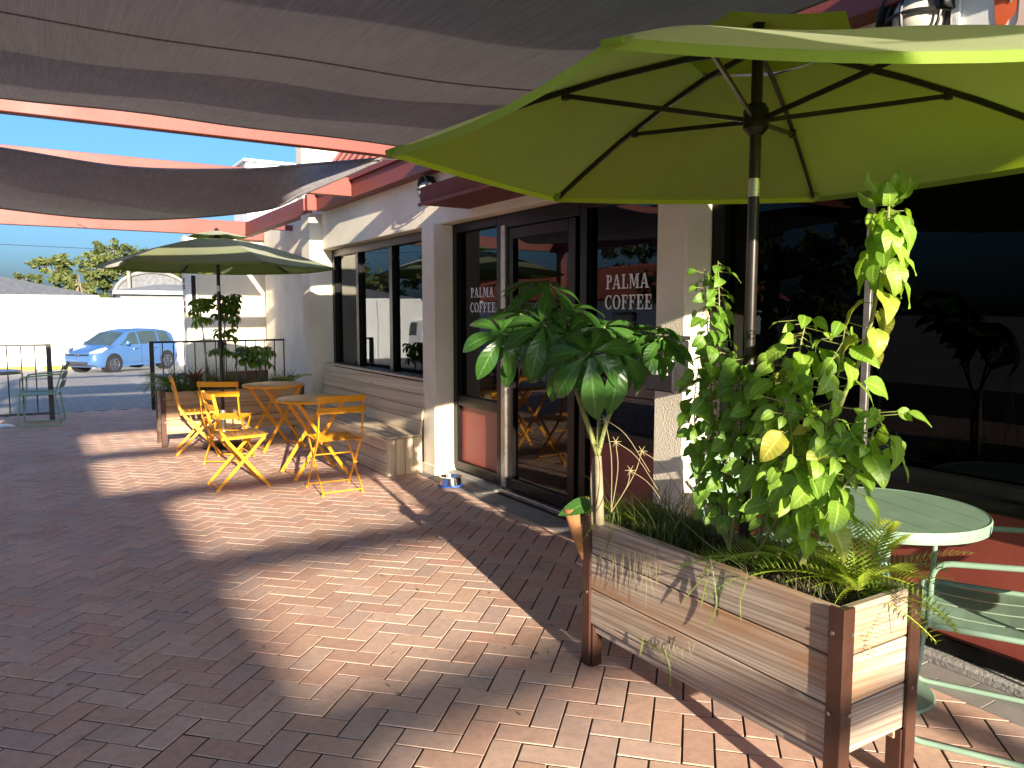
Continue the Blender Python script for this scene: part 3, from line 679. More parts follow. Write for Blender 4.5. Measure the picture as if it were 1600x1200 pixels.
MB().poly(pts, (0, 3, 0)).build('gable_wall', 'shingle', ah)
MB().tube([Vector(p)+Vector((0,-.08,0.03)) for p in pts], .10, 6).build('gable_trim', 'pale_trim', ah, True); MB().box(4, 7.8, 48.05, 50.9, -.9, 2.39).build('wall', 'stucco_white', ah)
up = thing('utility_pole', 'weathered utility pole beyond the white wall', 'utility pole', (4.6, 45.5, -.9))
MB().tube([(4.6,47.2,-.9),(4.6,47.2,4.0)], [.13,.10], 10).build('shaft', 'timber_pole', up, True)
MB().lathe([(.03,0),(.045,.05),(.03,.1),(.045,.13),(.02,.18)], (4.6,47.2,4.0), 8).build('insulator', 'lampglass', up)
wr = MB().tube([Vector((-30,44.5,6.6)).lerp(Vector((22,47.06,5.4)), k/30)-Vector((0,0,1.1*4*(k/30)*(1-k/30))) for k in range(31)], .012, 5).build('power_line', 'black'); tag(wr, 'thin black power line sagging across the blue sky', 'power line')

def leaf_cloud(center, radii, nclump, nleaf, size, rnd, shell=.35, droop=0):
    vs = []; fs = []; uv = []
    for _ in range(nclump):
        while True:
            p = Vector((rnd.uniform(-1,1), rnd.uniform(-1,1), rnd.uniform(-1,1)))
            if shell < p.length < 1: break
        c = Vector(center) + Vector((p.x*radii[0], p.y*radii[1], p.z*radii[2])); cr = min(radii)*rnd.uniform(.13, .30)
        for _ in range(nleaf):
            d = Vector((rnd.gauss(0,1), rnd.gauss(0,1), rnd.gauss(0,.7)))*cr*.6; q = c+d
            nrm = Vector((rnd.gauss(0,1), rnd.gauss(0,1), rnd.gauss(.6,1))).normalized(); a = nrm.orthogonal().normalized(); a = Quaternion(nrm, rnd.uniform(0,6.28)) @ a; bb = nrm.cross(a)
            s_ = size*rnd.uniform(.6, 1.3); k = len(vs)
            vs += [q-a*s_, q-bb*s_*.45+nrm*s_*.1, q+a*s_, q+bb*s_*.45+nrm*s_*.1]; fs.append((k,k+1,k+2,k+3)); uv += [(0,0),(.5,.5),(0,1),(.5,.5)]
    return vs, fs, uv
def tree(label, base, h, lobes, seed, size=.16, ncl=34, nl=46, m='leaf_tree', group='trees beyond the white wall', tr=.2):
    rnd = random.Random(seed); t = thing('tree', label, 'tree', base, 0, group)
    base = Vector(base); fork = base+Vector((rnd.uniform(-.2,.2), 0, h*.36))
    MB().tube([base, base.lerp(fork,.5)+Vector((.08,0,0)), fork], [tr, tr*.8, tr*.7], 8).build('trunk', 'bark', t, True)
    for (dx, dy, dz, rx, ry, rz) in lobes:
        c = base+Vector((dx,dy,dz)); MB().tube([fork, fork.lerp(c,.5)+Vector((rnd.uniform(-.3,.3),rnd.uniform(-.3,.3),.2)), c+Vector((0,0,rz*.4))], [tr*.55, tr*.35, tr*.08], 6).build('limb', 'bark', t, True)
        for k in range(5):
            d = Vector((rnd.uniform(-.8,.8)*rx, rnd.uniform(-.8,.8)*ry, rnd.uniform(-.3,.8)*rz)); MB().tube([c.lerp(fork,.35), c+d*.5, c+d], [tr*.22, tr*.12, tr*.04], 5).build('branch', 'bark', t, True)
    b = MB(); b.uv = []
    for (dx, dy, dz, rx, ry, rz) in lobes:
        v, f, u = leaf_cloud(base+Vector((dx,dy,dz)), (rx,ry,rz), ncl, nl, size, rnd); b.add(v, f); b.uv += u
    o = b.build('crown', m, t); tag(o, kind='stuff'); return t
tree('spreading tree with pale limbs left of the utility pole', (2.6,56,-.9), 6, [(-1.2,0,5.2,1.3,1.3,.9),(0.0,0,4.4,1.5,1.4,.9),(1.2,0,5.2,1.4,1.3,1.0),(.3,.6,3.6,1.8,1.2,.8)], 1)
tree('dense tree behind the utility pole, tallest of the group', (5.4,57,-.9), 6.5, [(-.6,0,6.2,1.5,1.4,.9),(.9,0,5.6,1.6,1.4,1.0),(0,0,4.6,2.0,1.5,1.0),(1.8,0,4.4,1.6,1.3,.9)], 2)
tree('rounded tree partly hidden by the far green umbrella', (7.9,54,-.9), 5.4, [(-.9,0,4.7,1.6,1.4,1.0),(.8,0,4.9,1.5,1.4,.9),(0,0,3.8,2.1,1.4,.9)], 3)
tree('small distant palm like tree top above the grey roof', (-.2,62,-.9), 4.6, [(0,0,4.6,.9,.9,.5)], 4, ncl=14)

# ================================================================ OPPOSITE SIDE (seen mirrored in the glass)
op = thing('opposite_building', 'white opposite building with red tiled roof mirrored in the shop glass', 'building', (-14, 31, -.6))
MB().box(-20, -14.5, 22, 42, -1, 2.1).build('wall', 'stucco_white', op)
MB().add([(-14.0,21.5,2.0),(-14.0,42.5,2.0),(-17.3,42.5,3.6),(-17.3,21.5,3.6),(-20.6,42.5,2.0),(-20.6,21.5,2.0)], [(0,1,2,3),(3,2,4,5),(0,3,5),(1,4,2),(0,5,4,1)]).build('roof', 'rooftile', op)
for k in range(60):
    y = 21.6+.35*k; MB().tube([(-13.98,y,2.05),(-17.3,y,3.66)], .07, 5).build('tile_row', 'rooftile', op)
for y in (25, 29.5, 34, 38):
    f = MB().box(-14.5, -14.44, y-.7, y+.7, .5, 1.5).build('window', 'bronze', op); MB().box(-14.44, -14.43, y-.6, y+.6, .6, 1.4).build('pane', 'carglass', f)
OG = 'trees on the opposite side'
for lab, bs, sd_, lb in (('broad tree over the opposite roof seen mirrored in the glass', (-20,28,-.5), 5, [(0,0,6.2,2.4,2.6,1.6),(0,3.2,5.6,2.2,2.4,1.5),(0,-3.0,5.4,2.2,2.4,1.5)]),
    ('second broad tree on the opposite side, farther down the drive', (-17,46,-.9), 6, [(0,0,5.6,2.2,2.4,1.5),(0,2.6,5.0,2.0,2.2,1.4),(0,-2.4,4.8,2.0,2.2,1.4)]),
    ('low bushy tree opposite the shop entrance', (-11.5,15,0), 8, [(0,0,2.8,1.6,2.0,1.7),(0,2.6,2.4,1.6,2.0,1.6),(0,-2.4,2.4,1.6,2.0,1.6)]),
    ('leafy tree on the opposite side behind the parked van', (-14,54,-.9), 9, [(0,0,4.6,2.2,2.4,1.6),(0,2.6,4.2,2.0,2.2,1.4),(0,-2.4,4.0,2.0,2.2,1.4)])):
    tree(lab, bs, 7, lb, sd_, .2, 26, 40, 'leaf_tree', OG, .28)

# ================================================================ VEHICLES
def lerp_tab(tab, x):
    for (x0, v0), (x1, v1) in zip(tab, tab[1:]):
        if (x0 >= x >= x1) or (x0 <= x <= x1): return v0+(v1-v0)*(x-x0)/(x1-x0)
    return tab[0][1] if abs(x-tab[0][0]) < abs(x-tab[-1][0]) else tab[-1][1]
def vehicle(name, label, cat, loc, rz, body, top, Wt, belt_z, xs, zb, wheels, wr_, roof_w, glass_x, ws, mat_):
    t = thing(name, label, cat, loc, rz)
    ztop = max(z for _, z in top)
    def ring(x):
        T = lerp_tab(top, x); W = lerp_tab(Wt, x); bz = min(belt_z, T-.05); h = max(0, min(1, (T-bz-.05)/(ztop-belt_z-.05)))
        wr = W*.93+(roof_w-W*.93)*h; zl = zb+(.10 if abs(x) > max(xs)*.93 else 0)
        return [(0,zl),(W*.9,zl),(W*.985,zl+.09),(W,zl+.5*(bz-zl)),(W*.975,bz),(W*.975+(wr-W*.975)*.5+.012*h, bz+(T-.06-bz)*.5),(wr,T-.06),(wr*.86,T-.015),(wr*.45,T+.012),(0,T+.018)]
    b = MB(); vs = []; fs = []; n = 10
    for x in xs:
        r = ring(x); vs += [(x,y,z) for y,z in r] + [(x,-y,z) for y,z in reversed(r[1:-1])]
    k = 18
    for i in range(len(xs)-1):
        for j in range(k): fs.append((i*k+j, i*k+(j+1)%k, (i+1)*k+(j+1)%k, (i+1)*k+j))
    fs += [tuple(range(k-1,-1,-1)), tuple(range((len(xs)-1)*k, len(xs)*k))]
    b.add(vs, fs); bo = b.build('body', mat_, t, True, world=False)
    def side(x, f, s_):       # f 0 at belt, 1 at roof edge
        r = ring(x); (y0,z0),(y1,z1),(y2,z2) = r[4], r[5], r[6]
        if f < .5: y, z = y0+(y1-y0)*f*2, z0+(z1-z0)*f*2
        else: y, z = y1+(y2-y1)*(f*2-1), z1+(z2-z1)*(f*2-1)
        return Vector((x, s_*(y+.008), z))
    for s_ in (1, -1):
        for (xa, xb, xc, xd) in glass_x:     # belt from xa to xb, roof from xc to xd
            m = MB(); vv = []; ff = []
            for j in range(6):
                f = .07+.86*j/5
                for i in range(7):
                    u = i/6; x = (xa+(xb-xa)*u)*(1-f)+(xc+(xd-xc)*u)*f; vv.append(side(x, f, s_))
            for j in range(5):
                for i in range(6): q = j*7+i; ff.append((q,q+1,q+8,q+7))
            m.add(vv, ff).build('side_window', 'carglass', t, True, world=False)
    for (x0, x1, nm) in ws:
        m = MB(); vv = []; ff = []
        for i in range(7):
            x = x0+(x1-x0)*i/6; r = ring(x)
            for s_ in (-1, -.5, 0, .5, 1):
                W = r[7][0]; z = r[7][1]+(r[9][1]-r[7][1])*(1-abs(s_)); nrm = .010
                vv.append((x+nrm*(1 if x1 < x0 else -1), s_*W*.985, z+nrm*.6))
        for i in range(6):
            for j in range(4): q = i*5+j; ff.append((q,q+1,q+6,q+5))
        m.add(vv, ff).build(nm, 'carglass', t, True, world=False)
    for x in wheels:
        for s_ in (1, -1):
            W = lerp_tab(Wt, x); y = s_*(W-.09)
            MB().tube([(x,s_*(W-.30),wr_+.03),(x,s_*(W+.004),wr_+.03)], wr_*1.17, 24).build('wheel_arch', 'darkplastic', t, world=False)
            wl = MB(); 
            vv = []; ff = []; prof = [(-.10,.6),(-.10,.9),(-.07,1),(.07,1),(.10,.92),(.102,.66)]
            for dy, rr in prof:
                for q in range(28): a = 2*math.pi*q/28; vv.append((x+rr*wr_*math.cos(a), y+s_*dy, wr_+rr*wr_*math.sin(a)))
            for i in range(len(prof)-1):
                for q in range(28): ff.append((i*28+q, i*28+(q+1)%28, (i+1)*28+(q+1)%28, (i+1)*28+q))
            wo = wl.add(vv, ff).build('wheel', 'tyre', t, True, world=False)
            rim = MB(); rim.tube([(x,y+s_*.02,wr_),(x,y+s_*.075,wr_)], wr_*.16, 12)
            for q in range(7):
                a = 2*math.pi*q/7; rim.bar((x,y+s_*.08,wr_), (x+wr_*.64*math.cos(a), y+s_*.085, wr_+wr_*.64*math.sin(a)), (0,1,0), .03, .055)
            rim.tube([(x+wr_*.65*math.cos(R(a)), y+s_*.09, wr_+wr_*.65*math.sin(R(a))) for a in range(0,361,15)], .018, 6)
            rim.build('rim', 'chrome', wo, True, world=False)
    return t, ring, bo
h = Vector((-.773,-.634)); 
car, cring, cb = vehicle('parked_car', 'light blue small hatchback parked before the white wall', 'car', (2.77,31.45,-.60), math.atan2(h.y,h.x),
    None, [(1.97,.52),(1.93,.66),(1.80,.75),(1.5,.85),(1.22,.93),(.85,1.17),(.45,1.41),(.15,1.49),(-.3,1.525),(-1.0,1.51),(-1.5,1.45),(-1.72,1.36),(-1.90,.98),(-1.95,.6)],
    [(1.97,.56),(1.90,.70),(1.7,.79),(1.3,.83),(0,.845),(-1.2,.835),(-1.7,.80),(-1.95,.72)], .93,
    [1.97,1.93,1.86,1.75,1.6,1.45,1.3,1.22,1.1,.95,.8,.65,.45,.3,.15,0,-.3,-.7,-1.0,-1.3,-1.5,-1.62,-1.72,-1.80,-1.88,-1.93,-1.95], .20, (1.20,-1.27), .30, .60,
    [(1.02,.08,.34,.06),(.0,-.86,-.02,-.90),(-.95,-1.62,-.98,-1.42)], [(1.18,.48,'windscreen'),(-1.86,-1.74,'rear_window')], 'carpaint')
def cpart(name, m, bld, sm=True): return bld.build(name, m, car, sm, world=False)
for s_ in (1,-1):
    hl = MB(); vv = [(1.90,s_*.50,.66),(1.66,s_*.755,.70),(1.42,s_*.80,.84),(1.50,s_*.76,.885),(1.76,s_*.60,.80),(1.90,s_*.47,.72)]
    vv = [Vector(v)+Vector((.035,s_*.03,.015)) for v in vv]; hl.poly(vv, (-.05,-s_*.05,-.03)); cpart('headlight', 'lens', hl)
    cpart('side_mirror', 'carpaint', MB().lathe([(.0,-.07),(.07,-.05),(.085,.02),(.06,.07),(0,.08)], (.72,s_*.96,1.02), 12)); cpart('mirror_arm', 'carpaint', MB().bar((.74,s_*.80,.97),(.72,s_*.93,1.0),(1,0,0),.06,.04))
    for x in (-.02,-.92):
        cpart('door_seam', 'darkplastic', MB().bar((x,s_*.849,.32),(x,s_*.835,.92),(1,0,0),.008,.01))
        cpart('door_handle', 'chrome', MB().bar((x+.16,s_*.852,.80),(x+.34,s_*.852,.80),(0,0,1),.03,.02))
    cpart('sill_trim', 'carpaint', MB().bar((.85,s_*.85,.25),(-.9,s_*.85,.25),(0,0,1),.08,.03))
    cpart('fog_lamp', 'lens', MB().tube([(1.80,s_*.58,.42),(1.93,s_*.60,.42)], .045, 10))
cpart('grille', 'darkplastic', MB().poly([(1.955,-.46,.62),(1.955,.46,.62),(1.945,.50,.665),(1.945,-.50,.665)], (.03,0,0)), False)
cpart('air_intake', 'darkplastic', MB().poly([(1.955,-.42,.30),(1.955,.42,.30),(1.965,.46,.40),(1.965,-.46,.40)], (.025,0,0)), False)
cpart('intake_slat', 'chrome', MB().box(1.985, 1.995, -.4, .4, .335, .35).box(1.985, 1.995, -.4, .4, .365, .378), False)
cpart('emblem', 'chrome', MB().bar((1.99,-.05,.605),(1.985,-.062,.69),(1,0,0),.012,.02).bar((1.99,.05,.605),(1.985,.062,.69),(1,0,0),.012,.02).bar((1.99,-.05,.645),(1.99,.05,.645),(1,0,0),.012,.018).tube([(1.985,.085*math.cos(R(a)),.648+.06*math.sin(R(a))) for a in range(0,361,20)], .007, 5))
cpart('antenna', 'darkplastic', MB().tube([(-1.2,.2,1.5),(-1.36,.2,1.68)], .006, 5)); cpart('spoiler', 'carpaint', MB().box(-1.86, -1.62, -.56, .56, 1.385, 1.42), False)
cpart('front_seat', 'darkplastic', MB().box(-.35, -.15, .2, .6, .6, 1.2).box(-.35, -.15, -.6, -.2, .6, 1.2), False)
vehicle('parked_van', 'white van parked opposite, seen mirrored in the bench window', 'van', (-9.6,38.0,zg(38)), R(62),
    None, [(2.5,.7),(2.4,.95),(1.9,1.08),(1.75,1.15),(1.0,1.82),(.6,1.92),(-2.3,1.92),(-2.5,1.8),(-2.55,.9)], [(2.5,.7),(2.2,.88),(1,.95),(-2.3,.95),(-2.55,.9)], 1.12,
    [2.5,2.4,2.2,1.9,1.75,1.5,1.25,1.0,.8,.6,0,-1,-2,-2.3,-2.45,-2.5,-2.55], .26, (1.6,-1.6), .36, .82, [(1.45,.55,.85,.5),(.4,-.9,.38,-.9),(-1.05,-2.2,-1.05,-2.15)], [(1.68,1.06,'windscreen')], 'van')

# ================================================================ RAILINGS
def railing(label, p, q, n, hgt=1.05):
    p, q = Vector(p), Vector(q); t = thing('railing', label, 'railing', tuple(p), 0, 'black iron railings at the end of the patio')
    d = q-p
    MB().bar(p+Vector((0,0,hgt)), q+Vector((0,0,hgt)), (0,0,1), .03, .045).build('top_rail', 'black', t, bevel=.004)
    MB().bar(p+Vector((0,0,.10)), q+Vector((0,0,.10)), (0,0,1), .03, .035).build('bottom_rail', 'black', t, bevel=.004)
    for e in (p, q): MB().box(e.x-.032, e.x+.032, e.y-.032, e.y+.032, 0, hgt+.018).build('post', 'black', t, bevel=.004)
    for k in range(1, n):
        c = p+d*k/n; MB().box(c.x-.008, c.x+.008, c.y-.008, c.y+.008, .116, hgt-.014).build('baluster', 'black', t)
railing('black iron railing at left edge beside the sage armchair', (.17,12.42,0), (-2.6,12.75,0), 17)
railing('black iron railing behind the far planter', (1.53,12.95,0), (3.75,13.1,0), 14, 1.04)

# ================================================================ YELLOW BISTRO SET
def bistro_chair(label, loc, facing):
    t = thing('bistro_chair', label, 'folding chair', loc, facing-R(90), 'yellow folding chairs around the yellow tables')
    w_ = .185
    for s_ in (1,-1):
        x = s_*w_
        b = MB(); pts = [(x,-.235,.825),(x,-.205,.68),(x,-.175,.50),(x,-.12,.41),(x,.205,.012)]
        for p, q in zip(pts, pts[1:]): b.bar(p, q, (1,0,0), .007, .026)
        b.build('upright_leg', 'yellow', t, world=False)
        b = MB(); x2 = s_*(w_-.018); b.bar((x2,.185,.435),(x2,-.215,.012),(1,0,0),.007,.026); b.build('cross_leg', 'yellow', t, world=False)
        MB().bar((s_*(w_-.03),-.17,.438),(s_*(w_-.03),.20,.446),(1,0,0),.006,.022).build('seat_rail', 'yellow', t, world=False)
        MB().tube([(s_*(w_+.006),-.013,.226),(s_*(w_-.03),-.013,.226)], .010, 8).build('pivot', 'yellow', t, world=False)
        MB().tube([(x,.205,.0),(x,.205,.02)], .012, 8).build('foot_cap', 'yellow', t, world=False); MB().tube([(s_*(w_-.018),-.215,0),(s_*(w_-.018),-.215,.02)], .012, 8).build('foot_cap', 'yellow', t, world=False)
    MB().tube([(-w_,.195,.03),(w_,.195,.03)], .006, 6).build('stretcher', 'yellow', t, world=False)
    MB().tube([(-w_+.018,-.205,.03),(w_-.018,-.205,.03)], .006, 6).build('stretcher', 'yellow', t, world=False)
    MB().tube([(-w_+.018,.07,.30),(w_-.018,.07,.30)], .005, 6).build('stretcher', 'yellow', t, world=False)
    for k in range(7):
        y = -.155+.058*k; MB().box(-w_+.005, w_-.005, y-.022, y+.022, .449+.001*k, .454+.001*k).build('seat_slat', 'yellow', t, world=False, bevel=.002)
    for z, y in ((.80,-.231),(.705,-.212)):
        vs = []; fs = []
        for i in range(7):
            u = -1+i/3; yy = y-.022*(1-u*u); xx = u*(w_+.018)
            for dy, dz in ((0,-.026),(0,.026),(-.005,.026),(-.005,-.026)): vs.append((xx, yy+dy-dz*.2, z+dz))
        for i in range(6):
            for j in range(4): fs.append((i*4+j, i*4+(j+1)%4, i*4+4+(j+1)%4, i*4+4+j))
        fs += [(3,2,1,0),(24,25,26,27)]
        MB().add(vs, fs).build('back_slat', 'yellow', t, world=False)
    return t
ch = bistro_chair('yellow folding chair with its back to the camera, nearest the pine bench', (2.115,6.24,0), R(88))
def rechair(label, loc, facing):
    c = copy_tree(ch); c['label'] = label; c.location = loc; c.rotation_euler = (0,0,facing-R(90)); return c
rechair('yellow folding chair standing alone in front, seen side on', (1.46,6.85,0), R(2))
rechair('yellow folding chair with its bright back slats turned to the camera', (1.63,8.06,0), R(58))
rechair('leftmost yellow folding chair, side on against the far planter', (1.45,8.74,0), R(-6))
def bistro_table(label, loc, rz, r):
    t = thing('bistro_table', label, 'folding table', loc, rz, 'round yellow folding tables')
    MB().lathe([(0,.700),(r-.006,.700),(r,.692),(r+.004,.698),(r+.004,.713),(r-.004,.717),(0,.715)], (0,0,0), 40).build('tabletop', 'yellow', t, 'x', world=False)
    for s_ in (1,-1):
        y = s_*.22; MB().bar((-.25,y,.012),(.20,y,.69),(0,1,0),.008,.030).build('leg', 'yellow', t, world=False)
        y2 = s_*.195; MB().bar((.25,y2,.012),(-.20,y2,.69),(0,1,0),.008,.030).build('leg', 'yellow', t, world=False)
        MB().bar((-.24,s_*.21,.693),(.24,s_*.21,.693),(0,0,1),.012,.02).build('top_rail', 'yellow', t, world=False)
        MB().tube([(-.02,s_*.18,.355),(-.02,s_*.235,.355)], .011, 8).build('pivot', 'yellow', t, world=False)
    MB().tube([(-.225,-.22,.05),(-.225,.22,.05)], .006, 6).build('stretcher', 'yellow', t, world=False); MB().tube([(.225,-.195,.05),(.225,.195,.05)], .006, 6).build('stretcher', 'yellow', t, world=False)
    return t
tb1 = bistro_table('round yellow folding table nearer the bench, dull top in shade', (2.16,6.93,0), R(0), .33)
tb2 = copy_tree(tb1); tb2['label'] = 'round yellow folding table farther back against the planter'; tb2.location = (2.22,8.52,0); tb2.rotation_euler = (0,0,R(12))

# ================================================================ PINE BENCH
bn = thing('pine_bench', 'pale pine plank bench with high back under the window', 'bench', (2.9, 8, 0))
BY0, BY1 = 6.50, 9.42; L = BY1-BY0; cy = (BY0+BY1)/2
for k in range(3): plank('front_board', 'pine', bn, (2.695, cy, .062+.112*k), L, .107, .02, 'y')
for k in range(3): plank('seat_board', 'pine', bn, (2.755+.120*k, cy, .352), L+.02, .116, .022, 'yflat')
for k in range(4): plank('back_board', 'pine', bn, (3.046+.0158*k, cy, .424+.1205*k), L, .1175, .02, 'y', .13)
plank('back_cap', 'pine', bn, (3.125, cy, .866), L, .06, .02, 'yflat')
for k in range(4):
    eb = plank('end_board', 'pine', bn, (2.735+.088*k, BY0-.011, .170), .338, .084, .02, 'x'); eb.rotation_euler = (0, R(-90), 0)
MB().box(3.085, 3.145, BY0-.018, BY0+.018, 0, .855).build('back_post', 'pine', bn, bevel=.003)

# dog bowl
bowl = thing('dog_bowl', 'small steel dog bowl on a blue rubber ring by the entrance', 'bowl', (3.02,5.86,0))
MB().lathe([(.10,.0),(.112,.004),(.106,.018),(.0,.016)], (3.02,5.86,.0), 28).build('rubber_ring', 'blue_plastic', bowl, True)
MB().lathe([(.104,.019),(.085,.075),(.098,.080),(.10,.084),(.088,.086),(.072,.035),(0,.03)], (3.02,5.86,0), 32).build('basin', 'steel', bowl, True)

# ================================================================ UMBRELLAS
def umbrella(label, loc, Rad, ze, rise, th0, zbase, nrib=6, collar=1.33, base=False, droop=.05, cloth='lime', trim='lime_trim'):
    t = thing('patio_umbrella', label, 'umbrella', (loc[0], loc[1], zbase), 0, 'green patio umbrellas')
    C = Vector((loc[0], loc[1], 0)); rv = .24*Rad
    def rib(k, f): # f 0 centre .. 1 tip, slightly bowed
        a = th0+2*math.pi*k/nrib; r = Rad*f; z = ze+rise*(1-f)+.035*math.sin(f*math.pi)
        return C+Vector((r*math.cos(a), r*math.sin(a), z))
    b = MB(); vs = []; fs = []; nr, na = 10, 8
    for k in range(nrib):
        o0 = len(vs)
        for i in range(nr+1):
            f = .20+.80*i/nr
            for j in range(na+1):
                u = j/na; p = rib(k, f).lerp(rib(k+1, f), u); e = 4*u*(1-u)
                p.z -= droop*.55*e*f*(1-.4*f); q = (C-p); q.z = 0; p = p+q*.035*e*f*f; vs.append(p)
        for i in range(nr):
            for j in range(na): q = o0+i*(na+1)+j; fs.append((q, q+1, q+na+2, q+na+1))
    b.add(vs, fs); 
    co = b.build('canopy', cloth, t, 'all')
    bm = bmesh.new(); bm.from_mesh(co.data); bmesh.ops.remove_doubles(bm, verts=bm.verts, dist=.001); bm.to_mesh(co.data); bm.free()
    co.data.set_sharp_from_angle(angle=R(12))
    # hem hanging from the rim
    for k in range(nrib):
        vs = []; fs = []
        for j in range(na+1):
            u = j/na; p = rib(k,1).lerp(rib(k+1,1), u); e = 4*u*(1-u); p.z -= droop*.33*e; q = (C-p); q.z = 0; p = p+q*.035*e
            vs += [p+Vector((0,0,.001)), p-Vector((0,0,.022))+q*.004]
        for j in range(na): fs.append((2*j,2*j+1,2*j+3,2*j+2))
        MB().add(vs, fs).build('hem', cloth, t, 'all')
    # vent cap above
    vs = []; fs = []; o0 = 0
    for k in range(nrib):
        for i in range(5):
            f = .02+.25*i/4
            for j in range(5):
                u = j/4; p = rib(k, f).lerp(rib(k+1, f), u); p.z += .055-.012*math.sin(u*math.pi)*f*3; vs.append(p)
        for i in range(4):
            for j in range(4): q = k*25+i*5+j; fs.append((q,q+1,q+6,q+5))
    MB().add(vs, fs).build('vent_cap', trim, t, 'all')
    MB().lathe([(.0,.0),(.022,.0),(.026,.012),(.012,.03),(.0,.032)], (loc[0],loc[1],ze+rise+.05), 14).build('finial', 'umb_pole', t, True)
    hz = ze+rise-.03; rz_ = ze+.10
    MB().tube([(loc[0],loc[1],zbase),(loc[0],loc[1],ze+rise+.05)], .019, 16).build('pole', 'umb_pole', t, True)
    MB().lathe([(.024,-.05),(.042,-.03),(.042,.03),(.03,.05)], (loc[0],loc[1],rz_), 16).build('runner_hub', 'umb_pole', t, True)
    MB().lathe([(.022,-.02),(.04,-.01),(.04,.02),(.022,.03)], (loc[0],loc[1],hz), 16).build('top_hub', 'umb_pole', t, True)
    for k in range(nrib):
        pts = [rib(k, f)-Vector((0,0,.014)) for f in (.02,.2,.4,.6,.8,.97)]; pts[0] = Vector((loc[0],loc[1],hz))+(pts[1]-Vector((loc[0],loc[1],hz)))*.1
        rb = MB(); 
        for p, q in zip(pts, pts[1:]): rb.bar(p, q, (0,0,1), .018, .011)
        ro = rb.build('rib', 'umb_pole', t)
        a = th0+2*math.pi*k/nrib; hp = C+Vector((.045*math.cos(a), .045*math.sin(a), rz_)); mp = rib(k,.52)-Vector((0,0,.03))
        MB().bar(hp, mp, (0,0,1), .015, .009).build('strut', 'umb_pole', t); MB().tube([mp+Vector((0,0,.018)), mp-Vector((0,0,.012))], .014, 8).build('bracket', 'umb_pole', ro)
        tip = rib(k,1.0); d = (tip-rib(k,.96)).normalized()
        MB().bar(tip-d*.06-Vector((0,0,.012)), tip+d*.012-Vector((0,0,.008)), (0,0,1), .016, .05).build('tip_pocket', trim, t, bevel=.004)
    if collar:
        MB().lathe([(.021,-.05),(.03,-.045),(.034,0),(.03,.035),(.021,.045)], (loc[0],loc[1],collar), 16).build('collar', 'umb_pole', t, True)
        MB().tube([Vector((loc[0],loc[1],collar))+RT*.02, Vector((loc[0],loc[1],collar))+RT*.065], .012, 10).build('crank_knob', 'umb_pole', t, True)
        MB().tube([(loc[0],loc[1],collar+.58),(loc[0],loc[1],collar+.64)], .0196, 16).build('sticker', 'sticker', t, True)
    if base:
        MB().lathe([(.0,.0),(.23,.0),(.235,.02),(.20,.05),(.06,.075),(.035,.09)], (loc[0],loc[1],zbase), 28).build('base', 'black', t, True)
        MB().tube([(loc[0],loc[1],zbase+.08),(loc[0],loc[1],zbase+.42)], .028, 14).build('sleeve', 'sticker', t, True)
umbrella('large lime green umbrella over the near planter, filling the upper right', (2.10,1.82), 1.235, 2.045, .36, R(28), .45, collar=1.31)
umbrella('smaller shaded green umbrella over the far planter and yellow chairs', (1.755,8.92), 1.25, 1.995, .34, R(38), 0, collar=1.15, base=True, cloth='olive', trim='olive')

